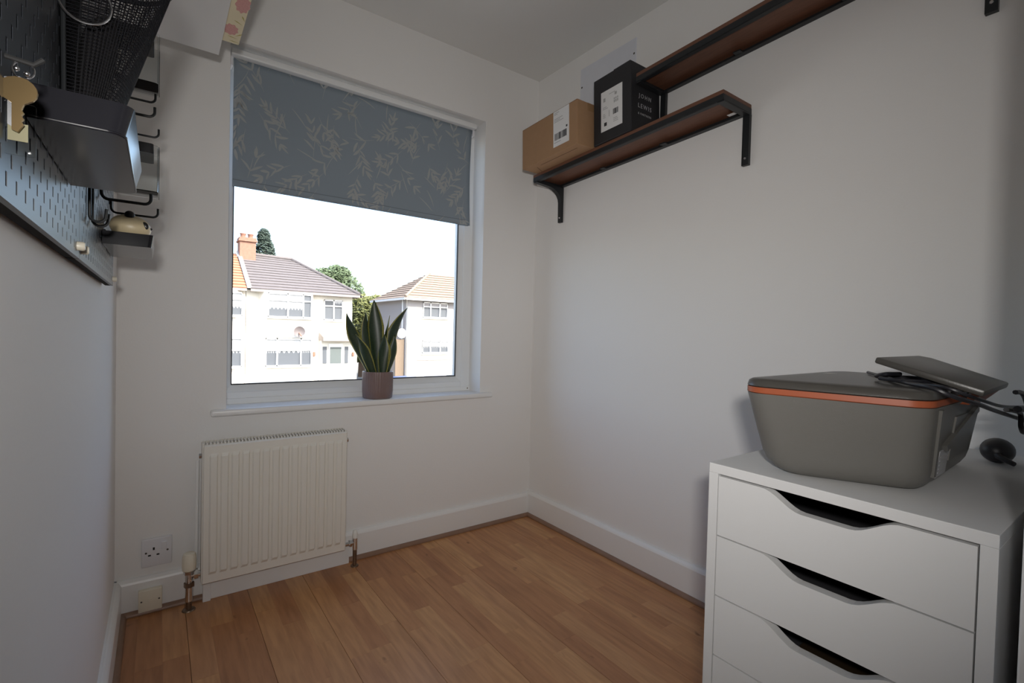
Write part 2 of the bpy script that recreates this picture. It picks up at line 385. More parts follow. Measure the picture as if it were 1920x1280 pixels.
P = [[Vector((X0 + (X1 - X0) * i / nx - 0.006 * math.sin(math.pi * j / nz) * (i / nx) ** 8, by(X0 + (X1 - X0) * i / nx, ZT - (ZT - ZB) * j / nz), ZT - (ZT - ZB) * j / nz)) for j in range(nz + 1)] for i in range(nx + 1)]
fab = obj('fabric', MB().grid(P), FAB, bl, smooth=True)
sm = fab.modifiers.new('thick', 'SOLIDIFY'); sm.thickness = 0.0006; sm.offset = 1.0
obj('head_rail', MB().box((-1.328, 0.014, 1.842), (-0.345, 0.058, 1.864), 0.004, 3), UPVC, bl, smooth=True)
obj('roller_tube', MB().cyl((-1.300, 0.058, 1.836), (-0.352, 0.058, 1.836), 0.017, 20), FAB, bl, smooth=True)
for xx in (-1.3245, -0.350): obj('end_bracket', MB().box((xx - 0.004, 0.035, 1.812), (xx + 0.004, 0.078, 1.856), 0.002), WHITEPL, bl)
obj('hem_bar', MB().poly([(X0 + 0.001, 0.052, ZB + 0.001), (X0 + 0.001, 0.058, ZB + 0.001), (X0 + 0.001, 0.058, ZB + 0.022), (X0 + 0.001, 0.052, ZB + 0.022)], (X1 - X0 - 0.002, 0, 0)), FAB, bl)
# printed leaves lying on the cloth
PRINT = mat('leaf_print', (0.405, 0.425, 0.430), 0.9, noise=0.15, scale=50, spec=0.1)
mb = MB(); rr = random.Random(11)
def leaflet(p, ang, L, wd_):
    n = 6; left = []; right = []; cv = rr.uniform(-0.6, 0.6)
    for k in range(n + 1):
        s_ = k / n; a = ang + cv * s_; 
        if k: p = (p[0] + L / n * math.cos(a), p[1] + L / n * math.sin(a))
        w_ = wd_ * math.sin(math.pi * min(1, 0.08 + s_ * 0.92)) ** 0.8
        q = (-math.sin(a) * w_, math.cos(a) * w_); left.append((p[0] + q[0], p[1] + q[1])); right.append((p[0] - q[0], p[1] - q[1]))
    def C3(q):
        x_ = min(max(q[0], X0 + 0.001), X1 - 0.003); z_ = min(max(q[1], ZB + 0.001), ZT - 0.001)
        return Vector((x_, by(x_, z_) - 0.0008, z_))
    mb.grid([[C3(a) for a in left], [C3(a) for a in right]])
spr = []
for k in range(600):
    c = (rr.uniform(X0 + 0.01, X1 - 0.01), rr.uniform(ZB + 0.01, ZT - 0.01))
    if all((c[0] - q[0]) ** 2 + (c[1] - q[1]) ** 2 > 0.055 ** 2 for q in spr): spr.append(c)
for c in spr:
    a = rr.choice([-1.2, -2.0, 1.3, 2.2, -0.7, -2.6, 1.8]) + rr.uniform(-0.4, 0.4); L = rr.uniform(0.08, 0.13); bend = rr.uniform(-0.6, 0.6)
    p = c; n = rr.randint(3, 5)
    kind = rr.random()
    if kind < 0.22:
        leaflet(p, a, L * 0.8, 0.0022); continue
    for k in range(n):
        s_ = k / n; aa = a + bend * s_
        q = (p[0] + L / n * math.cos(aa), p[1] + L / n * math.sin(aa)); ll = rr.uniform(0.036, 0.058) * (1 - 0.35 * s_)
        for sg in (-1, 1):
            if rr.random() < 0.85: leaflet(q, aa + sg * rr.uniform(0.5, 0.8), ll, rr.uniform(0.0032, 0.0052))
        p = q
    leaflet(p, a + bend, 0.042, 0.0040)
    leaflet(c, a, L, 0.0012)
pr = obj('leaf_print', mb, PRINT, bl); pr['kind'] = 'stuff'
obj('hem_seam', MB().grid([[Vector((X0 + (X1 - X0) * i / 40, by(X0 + (X1 - X0) * i / 40, z) - 0.0009, z)) for z in (ZB + 0.021, ZB + 0.0235)] for i in range(40)]), mat('hem_thread', (0.16, 0.19, 0.22), 0.9), bl)

# ================================================================= RADIATOR
RX0, RX1, RZ0, RZ1 = -1.405, -0.948, 0.080, 0.529
ra = thing('radiator', 'cream fluted panel radiator under the window', 'radiator', (-1.176, -0.07, RZ0))
n = 14; per = (RX1 - RX0 - 0.030) / n; P = []
xs = [RX0, RX0 + 0.004] + [RX0 + 0.015 + per * (k + f) for k in range(n) for f in (0.0, 0.10, 0.24, 0.76, 0.90)] + [RX1 - 0.015, RX1 - 0.004, RX1]
zs = [RZ0, RZ0 + 0.004, RZ0 + 0.030, RZ0 + 0.040, RZ0 + 0.10, RZ1 - 0.10, RZ1 - 0.038, RZ1 - 0.028, RZ1 - 0.004, RZ1]
def hgt(x, z):
    e = 0.0
    if x in (RX0, RX1) or z in (RZ0, RZ1): e = 0.006
    u = (x - RX0 - 0.015) / per
    if 0 <= u <= n and RZ0 + 0.035 < z < RZ1 - 0.033:
        f = u - math.floor(u + 1e-6)
        if 0.2 < f < 0.8: e = -0.0065
    return -0.100 + e
P = [[Vector((x, hgt(x, z), z)) for z in zs] for x in xs]
obj('front_panel', MB().grid(P), CREAM, ra)
obj('back_panel', MB().box((RX0 + 0.004, -0.052, RZ0 + 0.004), (RX1 - 0.004, -0.044, RZ1 - 0.004), 0.002), CREAM, ra)
mb = MB(); mb.box((RX0 + 0.03, -0.088, RZ0 + 0.02), (RX1 - 0.03, -0.056, RZ1 - 0.03)); obj('convector', mb, mat('convector_shadowed_steel', (0.10, 0.10, 0.095), 0.6), ra)  # coloured dark to stand for the shade below the grille slots
for xx in (RX0 - 0.001, RX1 - 0.003):
    obj('side_panel', MB().box((xx, -0.095, RZ0 + 0.006), (xx + 0.004, -0.042, RZ1 + 0.002), 0.001), CREAM, ra)
mb = MB(); mb.box((RX0, -0.094, RZ1 - 0.004), (RX1, -0.090, RZ1)); mb.box((RX0, -0.048, RZ1 - 0.002), (RX1, -0.042, RZ1 + 0.005))
k = RX0
while k < RX1 - 0.004:
    mb.box((k, -0.090, RZ1 - 0.001), (k + 0.0045, -0.048, RZ1 + 0.005)); k += 0.0100
obj('top_grille', mb, CREAM, ra)
for (xx, s_) in ((RX0, -1), (RX1, 1)):
    obj('blanking_plug', MB().cyl((xx, -0.075, RZ1 - 0.036), (xx + s_ * 0.009, -0.075, RZ1 - 0.036), 0.0085, 6), STEEL, ra)
# thermostatic valve (left)
tv = obj('thermostatic_valve', MB().tube([(-1.437, -0.075, 0.030), (-1.437, -0.075, 0.118)], 0.0105, 14).cyl((-1.437, -0.075, 0.118), (-1.437, -0.075, 0.130), 0.016, 6), CHROME, ra, smooth=True)
obj('valve_tail', MB().cyl((-1.437, -0.075, 0.112), (RX0, -0.075, 0.112), 0.009, 12).cyl((-1.424, -0.075, 0.112), (-1.413, -0.075, 0.112), 0.0145, 6), CHROME, tv, smooth=30)
obj('valve_head', MB().lathe((-1.437, -0.075, 0.128), [(0.0150, 0), (0.0185, 0.004), (0.0198, 0.020), (0.0190, 0.046), (0.0160, 0.056), (0.012, 0.0575)], 40, mod=lambda a, h: 1 + (0.025 * (1 if math.sin(a * 10) > 0 else 0) if 0.003 < h < 0.05 else 0)), CREAMPL, tv, smooth=True)
obj('compression_nut', MB().cyl((-1.437, -0.075, 0.076), (-1.437, -0.075, 0.090), 0.0145, 6), COPPER, tv)
obj('pipe', MB().cyl((-1.437, -0.075, 0.0), (-1.437, -0.075, 0.080), 0.0085, 14), COPPER, ra, smooth=True)
obj('pipe_collar', MB().lathe((-1.437, -0.075, 0.0), [(0.019, 0.0005), (0.017, 0.004), (0.010, 0.006)], 20), COPPER, ra, smooth=True)
# lockshield valve (right)
lv = obj('lockshield_valve', MB().cyl((-0.904, -0.072, 0.065), (-0.904, -0.072, 0.112), 0.0095, 12).cyl((-0.904, -0.072, 0.092), (RX1, -0.072, 0.092), 0.008, 12).cyl((-0.926, -0.072, 0.092), (-0.917, -0.072, 0.092), 0.0135, 6), CHROME, ra, smooth=30)
obj('valve_cap', MB().lathe((-0.904, -0.072, 0.110), [(0.0105, 0), (0.0105, 0.012), (0.008, 0.026), (0.004, 0.031)], 16), mat('clear_white_cap', (0.8, 0.8, 0.76), 0.3), lv, smooth=True)
obj('pipe', MB().cyl((-0.904, -0.072, 0.0), (-0.904, -0.072, 0.072), 0.0078, 12), COPPER, ra, smooth=True)
obj('pipe_collar', MB().lathe((-0.904, -0.072, 0.0), [(0.015, 0.0005), (0.014, 0.004), (0.009, 0.006)], 18), COPPER, ra, smooth=True)
obj('white_pipe', MB().tube([(-1.414, -0.028, 0.47), (-1.416, -0.03, 0.14), (-1.416, -0.05, 0.118)], 0.005, 10), GLOSSW, ra, smooth=True)

# ================================================================= SOCKET AND BLANK PLATE
so = thing('wall_socket', 'white switched single wall socket left of the radiator', 'socket', (-1.521, 0, 0.14))
obj('face_plate', MB().box((-1.561, -0.009, 0.139), (-1.481, 0, 0.229), 0.003, 3), WHITEPL, so, smooth=True)
def hole(cx, cz, w, h, nm='pin_hole', y=-0.0092): return obj(nm, MB().box((cx - w / 2, y - 0.0004, cz - h / 2), (cx + w / 2, y + 0.0015, cz + h / 2)), DARK, so)
hole(-1.529, 0.196, 0.005, 0.0085); hole(-1.540, 0.176, 0.0075, 0.0045); hole(-1.518, 0.176, 0.0075, 0.0045)
obj('switch', MB().box((-1.510, -0.0115, 0.190), (-1.496, -0.008, 0.214), 0.0012).rotate(Matrix.Rotation(math.radians(4), 3, 'X'), (-1.503, -0.009, 0.202)), WHITEPL, so)
for cx in (-1.549, -1.493):
    obj('screw', MB().lathe((cx, -0.0088, 0.185), [(0.0032, 0.0), (0.0026, -0.0012)], 12, 'Y'), mat('dull_screw', (0.10, 0.09, 0.08), 0.4, metal=0.6), so)
bp_ = thing('blank_plate', 'cream telephone outlet plate fixed on the skirting in the left corner', 'outlet', (-1.536, -0.018, 0.008))
obj('face_plate', MB().box((-1.567, -0.036, 0.010), (-1.506, -0.018, 0.078), 0.0025, 3), CREAMPL, bp_, smooth=True)
for cx in (-1.559, -1.514): obj('screw', MB().lathe((cx, -0.0362, 0.044), [(0.0026, 0.0), (0.002, -0.001)], 12, 'Y'), MATS['dull_screw'], bp_)
obj('shutter', MB().box((-1.5425, -0.0375, 0.040), (-1.5305, -0.0355, 0.050), 0.0006), CREAMPL, bp_)

# ================================================================= POTTED SNAKE PLANT
PC = Vector((-0.785, 0.036, 0.630))
pl = thing('potted_snake_plant', 'snake plant in a ribbed mauve pot on the window sill', 'plant', PC)
POT = mat('mauve_glaze', (0.225, 0.155, 0.145), 0.28, noise=0.15, scale=60)
obj('pot', MB().lathe(PC, [(0.055, 0.0), (0.059, 0.003), (0.0605, 0.03), (0.0615, 0.102), (0.0615, 0.109), (0.0585, 0.110), (0.057, 0.104), (0.056, 0.085)], 144, mod=lambda a, h: 1 + (0.016 * math.cos(a * 36) if 0.004 < h < 0.103 else 0)), POT, pl, smooth=60)
obj('soil', MB().lathe(PC, [(0.0565, 0.088), (0.03, 0.093), (0.0001, 0.094)], 24), mat('soil', (0.03, 0.02, 0.013), 0.95, noise=0.5, scale=120, bump=0.8, bscale=200), pl, smooth=True)
LEAF = bpy.data.materials.new('snake_leaf'); LEAF.use_nodes = True; t = LEAF.node_tree; b = t.nodes['Principled BSDF']; b.inputs['Roughness'].default_value = 0.38
uvn = t.nodes.new('ShaderNodeUVMap'); uvn.uv_map = 'UVMap'; sp = t.nodes.new('ShaderNodeSeparateXYZ'); t.links.new(uvn.outputs[0], sp.inputs[0])
rp = t.nodes.new('ShaderNodeValToRGB'); e = rp.color_ramp.elements
e[0].position = 0.0; e[0].color = (0.27, 0.25, 0.05, 1); e[1].position = 1.0; e[1].color = (0.27, 0.25, 0.05, 1)
for p_, c_ in ((0.08, (0.27, 0.25, 0.05, 1)), (0.13, (0.020, 0.038, 0.016, 1)), (0.87, (0.020, 0.038, 0.016, 1)), (0.92, (0.27, 0.25, 0.05, 1))):
    q = e.new(p_); q.color = c_
nz_ = t.nodes.new('ShaderNodeTexNoise'); nz_.inputs['Scale'].default_value = 9; mpp = t.nodes.new('ShaderNodeMapping'); mpp.inputs['Scale'].default_value = (0.6, 5, 1)
t.links.new(uvn.outputs[0], mpp.inputs[0]); t.links.new(mpp.outputs[0], nz_.inputs['Vector'])
mxx = t.nodes.new('ShaderNodeMix'); mxx.data_type = 'RGBA'; mxx.inputs['Factor'].default_value = 0.0
t.links.new(sp.outputs['X'], rp.inputs[0])
mlt = t.nodes.new('ShaderNodeHueSaturation'); mr = t.nodes.new('ShaderNodeMapRange'); mr.inputs['To Min'].default_value = 0.4; mr.inputs['To Max'].default_value = 1.7
t.links.new(nz_.outputs['Fac'], mr.inputs['Value']); t.links.new(mr.outputs[0], mlt.inputs['Value']); t.links.new(rp.outputs[0], mlt.inputs['Color']); t.links.new(mlt.outputs[0], b.inputs['Base Color'])
b.inputs['Subsurface Weight'].default_value = 0.0
def leaf(base, ctrl, tip, w, tw0, tw1, face=36):
    """quadratic centre line, width profile, twist (degrees) around it"""
    base, ctrl, tip = (PC + Vector(q) for q in (base, ctrl, tip)); n = 22; rows = []
    f0 = Vector((math.cos(math.radians(face)), -math.sin(math.radians(face)), 0))
    for k in range(n + 1):
        s_ = k / n; p = base * (1 - s_) ** 2 + ctrl * 2 * s_ * (1 - s_) + tip * s_ ** 2
        d = ((ctrl - base) * (1 - s_) + (tip - ctrl) * s_).normalized()
        u = (f0 - d * f0.dot(d)).normalized(); v = d.cross(u)
        a = math.radians(tw0 + (tw1 - tw0) * s_ ** 1.5); uu = u * math.cos(a) + v * math.sin(a); vv = v * math.cos(a) - u * math.sin(a)
        w = w; ww = w * 1.38 * (0.55 + 0.45 * math.sin(min(s_ * 1.5, 1) * math.pi / 2)) if s_ < 0.55 else w * 1.38 * (1 - ((s_ - 0.55) / 0.45) ** 1.7) + 0.0006
        rows.append([(p + uu * ww * c + vv * (abs(c) ** 2) * ww * 0.35, (0.5 + 0.5 * c, s_)) for c in (-1, -0.8, -0.55, 0, 0.55, 0.8, 1)])
    m = MB(); L = m.bm.loops.layers.uv.new('UVMap'); V = [[(m.bm.verts.new(p), uv) for p, uv in r] for r in rows]
    for i in range(n):
        for j in range(6):
            q = (V[i][j], V[i][j + 1], V[i + 1][j + 1], V[i + 1][j]); f = m.bm.faces.new([a[0] for a in q])
            for l, a in zip(f.loops, q): l[L].uv = a[1]
    o = obj('leaf', m, LEAF, pl, smooth=60); s = o.modifiers.new('thick', 'SOLIDIFY'); s.thickness = 0.0022; s.offset = 0
leaf((-0.024, 0.010, 0.09), (-0.098, 0.012, 0.235), (-0.133, 0.0, 0.345), 0.017, -15, 75)
leaf((-0.020, -0.012, 0.09), (-0.055, -0.015, 0.18), (-0.098, -0.006, 0.262), 0.016, 20, -40)
leaf((-0.008, 0.020, 0.09), (-0.050, 0.024, 0.24), (-0.048, 0.02, 0.352), 0.017, 30, 60)
leaf((-0.004, 0.002, 0.09), (-0.012, 0.000, 0.28), (-0.021, 0.002, 0.402), 0.024, 0, 20)
leaf((0.004, 0.018, 0.09), (0.016, 0.02, 0.24), (-0.012, 0.02, 0.400), 0.017, 60, 20)
leaf((0.014, 0.004, 0.09), (0.014, 0.004, 0.22), (0.047, 0.0, 0.342), 0.013, -25, -75)
leaf((0.022, 0.012, 0.09), (0.042, 0.012, 0.255), (0.128, 0.006, 0.378), 0.018, 20, 80)
leaf((0.026, -0.010, 0.09), (0.060, -0.010, 0.16), (0.068, -0.006, 0.262), 0.015, 50, 20)
leaf((0.014, -0.020, 0.09), (0.010, -0.024, 0.18), (0.018, -0.02, 0.262), 0.019, 10, -20)
leaf((0.030, 0.016, 0.09), (0.040, 0.02, 0.20), (0.062, 0.02, 0.300), 0.014, -20, 40)
leaf((0.020, -0.016, 0.09), (0.040, -0.02, 0.16), (0.044, -0.018, 0.215), 0.010, -60, -70)

# ================================================================= PEGBOARDS ON THE LEFT WALL
PX = -1.607
def pegboard(y0, y1, z0, z1, label):
    """board with real slots; y0 < y1"""
    t_ = thing('pegboard', label, 'pegboard', (PX - 0.01, (y0 + y1) / 2, z0), 'charcoal pegboards on the left wall')
    pit, sw, sh = 0.0151, 0.0050, 0.0102; m = MB(); T = 0.005
    def bx(a, b, c, d): m.box((PX - T, a, c), (PX, b, d))
    mar = 0.016; ny = int((y1 - y0 - 2 * mar) / pit); oy = y0 + ((y1 - y0) - (ny - 1) * pit) / 2
    prev = y0
    for k in range(ny):
        yc = oy + k * pit; bx(prev, yc - sw / 2, z0, z1); prev = yc + sw / 2
        zc = z0 + (0.0145 if k % 2 else 0.0145 + pit); zp = z0
        while zc < z1 - 0.012:
            bx(yc - sw / 2, yc + sw / 2, zp, zc - sh / 2); zp = zc + sh / 2; zc += 2 * pit
        bx(yc - sw / 2, yc + sw / 2, zp, z1)
    bx(prev, y1, z0, z1)
    obj('panel', m, PEG, t_)
    m = MB(); m.box((PX - 0.014, y0, z0), (PX - T, y1, z0 + 0.004)); m.box((PX - 0.014, y0, z1 - 0.004), (PX - T, y1, z1)); m.box((PX - 0.014, y0, z0), (PX - T, y0 + 0.004, z1)); m.box((PX - 0.014, y1 - 0.004, z0), (PX - T, y1, z1))
    obj('folded_edge', m, mat('pegboard_edge', (0.016, 0.014, 0.014), 0.8, spec=0.1), t_)
    for (yy, zz) in ((y0 + 0.02, z0 + 0.014), (y1 - 0.02, z0 + 0.014), (y0 + 0.02, z1 - 0.014), (y1 - 0.02, z1 - 0.014)):
        obj('fixing_screw', MB().lathe((PX, yy, zz), [(0.0058, -0.001), (0.0058, 0.006), (0.0045, 0.008)], 14, 'X'), CREAMPL, t_, smooth=40)
        obj('wall_spacer', MB().cyl((W, yy, zz), (PX - 0.005, yy, zz), 0.006, 10), WHITEPL, t_)
pegboard(-1.640, -1.066, 1.000, 1.575, 'charcoal slotted pegboard nearer the camera, holding the black tray and the keys')
pegboard(-1.063, -0.478, 1.000, 1.575, 'charcoal slotted pegboard nearer the window, holding the panda tray and hooks')

def hook(y, z, length, rod, label, rise=0.016, drop=0.020):
    t_ = thing('peg_hook', label, 'hook', (PX, y, z), 'black wire hooks on the pegboard')
    r = 0.010; pts = [(PX + 0.003, y, z + drop)] + arc((PX + 0.003 + r, y, z + r), r, 180, 270, 5)
    xe = PX + length; pts += arc((xe - r, y, z + r), r, 270, 360, 6) + [(xe, y, z + r + rise * 0.6)]
    obj('rod', MB().tube(pts, rod, 10), BLACKM, t_, smooth=True)
    obj('clip', MB().box((PX - 0.004, y - 0.002, z + drop - 0.004), (PX + 0.005, y + 0.002, z + drop + 0.006), 0.0008), BLACKM, t_)
hook(-0.620, 1.384, 0.076, 0.0022, 'black wire hook, uppermost of the hooks beside the clear boxes')
hook(-0.750, 1.310, 0.076, 0.0024, 'black wire hook, second from the top, just under the mesh basket')
hook(-0.560, 1.330, 0.082, 0.0021, 'black wire hook just above the lower clear box')
hook(-0.808, 1.132, 0.072, 0.0026, 'long black wire hook between the black tray and the panda ornament')
hook(-0.600, 1.146, 0.082, 0.0022, 'black wire hook whose tip shows behind the panda ornament')
for (y, label) in ((-0.985, 'black J-shaped wire hook hanging under the black tray, nearer one'), (-0.945, 'black J-shaped wire hook hanging under the black tray, farther one')):
    t_ = thing('peg_hook', label, 'hook', (PX, y, 1.06), 'black J hooks on the pegboard')
    pts = [(PX + 0.003, y, 1.125), (PX + 0.003, y, 1.072)] + arc((PX + 0.012, y, 1.072), 0.009, 180, 345, 9) + [(PX + 0.022, y, 1.083)]
    obj('rod', MB().tube(pts, 0.0021, 10), BLACKM, t_, smooth=True)
    obj('clip', MB().box((PX - 0.004, y - 0.002, 1.121), (PX + 0.005, y + 0.002, 1.131), 0.0008), BLACKM, t_)

def rrect(x0, x1, y0, y1, r, n=6):
    """plan outline with rounded outer (x1) corners"""
    out = [(x0, y0)]
    out += [(x1 - r + r * math.sin(math.radians(a)), y0 + r - r * math.cos(math.radians(a))) for a in range(0, 91, 90 // n)]
    out += [(x1 - r + r * math.cos(math.radians(a)), y1 - r + r * math.sin(math.radians(a))) for a in range(0, 91, 90 // n)]
    out += [(x0, y1)]; return out
def tray(name, label, cat, x1, y0, y1, z0, z1, r, m, wall=0.0022, flare=0.0):
    t_ = thing(name, label, cat, (PX, (y0 + y1) / 2, z0))
    o_ = rrect(PX + 0.001, x1, y0, y1, r); i_ = rrect(PX + 0.001 + wall, x1 - wall, y0 + wall, y1 - wall, max(r - wall, 0.001))
    mb = MB(); mb.poly([(a, b_, z0) for a, b_ in o_], (0, 0, wall)); 
    n = len(o_)
    A = [mb.bm.verts.new((a, b_, z0 + wall)) for a, b_ in o_]; fl_ = lambda a: a + flare * max(0.0, (a - PX - 0.02) / (x1 - PX - 0.02))
    B = [mb.bm.verts.new((fl_(a), b_, z1)) for a, b_ in o_]
    C = [mb.bm.verts.new((fl_(a), b_, z1)) for a, b_ in i_]; D = [mb.bm.verts.new((a, b_, z0 + wall)) for a, b_ in i_]
    for k in range(n):
        j = (k + 1) % n
        mb.bm.faces.new((A[k], A[j], B[j], B[k])); mb.bm.faces.new((B[k], B[j], C[j], C[k])); mb.bm.faces.new((C[k], C[j], D[j], D[k]))
    obj('body', mb, m, t_, smooth=40)
    for yy in (y0 + 0.03, y1 - 0.03):
        obj('peg_clip', MB().box((PX + 0.0003, yy - 0.002, z1 - 0.006), (PX + 0.004, yy + 0.002, z1 + 0.006), 0.0006), m, t_)
    return t_
TRAYG = mat('tray_satin_black', (0.013, 0.013, 0.016), 0.17, spec=0.22)
bt = tray('storage_tray', 'wide black plastic tray on the near pegboard, beside the keys', 'tray', -1.546, -1.390, -1.158, 1.075, 1.102, 0.012, TRAYG, flare=0.006)
obj('rim_bead', MB().tube([(-1.605, -1.391, 1.0765)] + [(a, b_, 1.0765) for a, b_ in rrect(PX + 0.001, -1.5455, -1.3905, -1.1575, 0.012)[1:-1]] + [(-1.605, -1.157, 1.0765)], 0.0009, 6), TRAYG, bt, smooth=True)
st = tray('storage_tray', 'small black tray carrying the panda ornament on the far pegboard', 'tray', -1.534, -0.764, -0.540, 1.060, 1.084, 0.006, TRAYG, flare=0.003)

obj('liner', MB().box((PX + 0.004, -0.760, 1.0625), (-1.537, -0.544, 1.0795)), BLACKP, st)
# panda ornament
pa = thing('panda_ornament', 'round cream panda ornament lying in the small black tray', 'ornament', (-1.566, -0.700, 1.0795))
CRM = mat('cream_ceramic', (0.72, 0.60, 0.38), 0.4, noise=0.12, scale=30)
c = (-1.568, -0.700, 1.1037)
obj('body', MB().ball(c, 0.0335, (0.98, 0.80, 0.72), 4).rotate(Matrix.Rotation(math.radians(7), 3, 'Y'), c), CRM, pa, smooth=80)
obj('ear', MB().ball((-1.569, -0.716, 1.1250), 0.0082, (1, 0.8, 1), 3), BLACKP, pa, smooth=80)
obj('ear', MB().ball((-1.566, -0.683, 1.1257), 0.0072, (1, 0.8, 1), 3), BLACKP, pa, smooth=80)
obj('eye_patch', MB().ball((-1.5445, -0.7165, 1.1077), 0.0062, (0.8, 0.5, 1.2), 3, rot=Matrix.Rotation(math.radians(-20), 3, 'Y')), BLACKP, pa, smooth=80)
obj('nose', MB().ball((-1.5365, -0.7045, 1.1037), 0.0032, (1, 0.7, 0.8), 3), BLACKP, pa, smooth=80)
obj('cheek', MB().ball((-1.5475, -0.7165, 1.0997), 0.0022, (1, 0.5, 0.7), 2), mat('cheek_brown', (0.25, 0.13, 0.07), 0.6), pa, smooth=80)

# clear acrylic boxes with black tops
def clear_box(y0, y1, z0, z1, x1, label):
    t_ = thing('clear_box', label, 'box', (PX, (y0 + y1) / 2, z0), 'clear acrylic boxes on the far pegboard'); w = 0.002
    o_ = rrect(PX + 0.006, x1, y0, y1, 0.010); i_ = rrect(PX + 0.006 + w, x1 - w, y0 + w, y1 - w, 0.008)
    mb = MB(); n = len(o_)
    A = [mb.bm.verts.new((a, b_, z0)) for a, b_ in o_]; B = [mb.bm.verts.new((a, b_, z1)) for a, b_ in o_]
    C = [mb.bm.verts.new((a, b_, z1)) for a, b_ in i_]; D = [mb.bm.verts.new((a, b_, z0 + w)) for a, b_ in i_]
    for k in range(n):
        j = (k + 1) % n
        mb.bm.faces.new((A[k], A[j], B[j], B[k])); mb.bm.faces.new((B[k], B[j], C[j], C[k])); mb.bm.faces.new((C[k], C[j], D[j], D[k]))
    mb.bm.faces.new(A[::-1]); mb.bm.faces.new(D)
    obj('body', mb, CLEAR, t_, smooth=40)
    e_ = rrect(PX + 0.001, x1 - 0.010, y0 - 0.002, y1 + 0.002, 0.006)
    obj('lid', MB().poly([(a, b_, z1 - 0.018) for a, b_ in e_], (0, 0, 0.020)), BLACKP, t_, smooth=40)
    obj('edge_highlight_strip', MB().tube([(x1 - 0.0022, y0 + 0.006, z0 + 0.004), (x1 - 0.0022, y0 + 0.006, z1 - 0.004)], 0.0016, 8), CLEAR, t_, smooth=True)
    obj('hanger', MB().box((PX + 0.0003, (y0 + y1) / 2 - 0.01, z1 - 0.012), (PX + 0.007, (y0 + y1) / 2 + 0.01, z1 + 0.001), 0.0006), BLACKP, t_)
clear_box(-0.641, -0.561, 1.418, 1.522, -1.524, 'clear acrylic box with black lid, upper one beside the mesh basket')
clear_box(-0.660, -0.580, 1.188, 1.284, -1.523, 'clear acrylic box with black lid, lower one beside the black tray')

# mesh basket
bk = thing('mesh_basket', 'black wire mesh basket with rounded front at the top of the near pegboard', 'basket', (PX, -1.17, 1.157))
bz0, bz1, byc = 1.157, 1.335, -1.170
def bpt(a, z):
    """flared half-round wall: a = -90..90 degrees"""
    f = (z - bz0) / (1.282 - bz0); a = math.radians(a); hw = 0.054 + 0.012 * f; reach = 0.042 + 0.037 * f
    return Vector((PX + 0.003 + reach * abs(math.cos(a)) ** 0.55, byc + hw * math.sin(a), z))
AN = [-90 + 180 * k / 48 for k in range(49)]
obj('rim', MB().tube([bpt(a, bz1) for a in AN] + [Vector((PX + 0.003, byc, bz1))], 0.0028, 8, closed=True), BLACKM, bk, smooth=True)
obj('base_ring', MB().tube([bpt(a, bz0) for a in AN] + [Vector((PX + 0.003, byc, bz0))], 0.0022, 8, closed=True), BLACKM, bk, smooth=True)
for a in (-90, 90): obj('corner_rod', MB().tube([bpt(a, bz0), bpt(a, bz1)], 0.0022, 8), BLACKM, bk, smooth=True)
m = MB()
for k in range(1, 60):
    a = -90 + 180 * k / 60; m.tube([bpt(a, bz0), bpt(a, bz1)], 0.0006, 4, cap=False)
for k in range(1, 50):
    z_ = bz0 + (bz1 - bz0) * k / 50; m.tube([bpt(a, z_) for a in AN], 0.0006, 4, cap=False)
obj('mesh_wall', m, MESHB, bk)['kind'] = 'stuff'
m = MB()
for k in range(1, 30):
    a = math.asin(-1 + 2 * k / 30); p = bpt(math.degrees(a), bz0); m.tube([p, (PX + 0.003, p.y, bz0)], 0.0006, 4, cap=False)
for k in range(1, 10):
    xx = PX + 0.003 + 0.042 * k / 10; m.tube([(xx, byc - 0.05, bz0), (xx, byc + 0.05, bz0)], 0.0006, 4, cap=False)
obj('mesh_bottom', m, MESHB, bk)['kind'] = 'stuff'
m = MB()
for k in range(1, 26): m.tube([(PX + 0.003, byc - 0.054 + 0.108 * k / 26, bz0), (PX + 0.003, byc - 0.066 + 0.132 * k / 26, bz1)], 0.0006, 4, cap=False)
for k in range(1, 40):
    z_ = bz0 + (bz1 - bz0) * k / 40; m.tube([bpt(-90, z_), bpt(90, z_)], 0.0006, 4, cap=False)
obj('mesh_back', m, MESHB, bk)['kind'] = 'stuff'
# dark cloth pouch inside the basket
po = thing('dark_pouch', 'crumpled dark cloth pouch stuffed in the mesh basket', 'pouch', (-1.58, -1.17, 1.16))
m = MB(); m.ball((-1.582, byc, 1.218), 0.055, (0.28, 0.72, 1.0), 4)
for v in m.bm.verts:
    q = v.co.copy(); v.co.x += 0.0015 * math.sin(q.y * 90 + q.z * 60); v.co.y += 0.003 * math.sin(q.z * 110)
    v.co.x += (q.z - 1.218) * 0.16
obj('cloth', m, mat('dark_cloth', (0.020, 0.018, 0.020), 0.9, noise=0.5, scale=60, bump=0.5, bscale=120), po, smooth=80)
# wire ring on the basket front
rg = thing('metal_ring', 'thin shiny metal ring hanging against the mesh basket', 'ring', (-1.588, -1.25, 1.226))
obj('hoop', MB().tube([Vector((-1.586 + 0.021 * math.cos(a), -1.243, 1.247 + 0.021 * math.sin(a))) for a in [2 * math.pi * k / 40 for k in range(40)]], 0.0013, 8, closed=True), STEEL, rg, smooth=True)
obj('hanger', MB().tube([(-1.586, -1.243, 1.268), (-1.590, -1.243, 1.285), (PX + 0.004, -1.240, 1.292)], 0.0013, 6), BLACKM, rg, smooth=True)

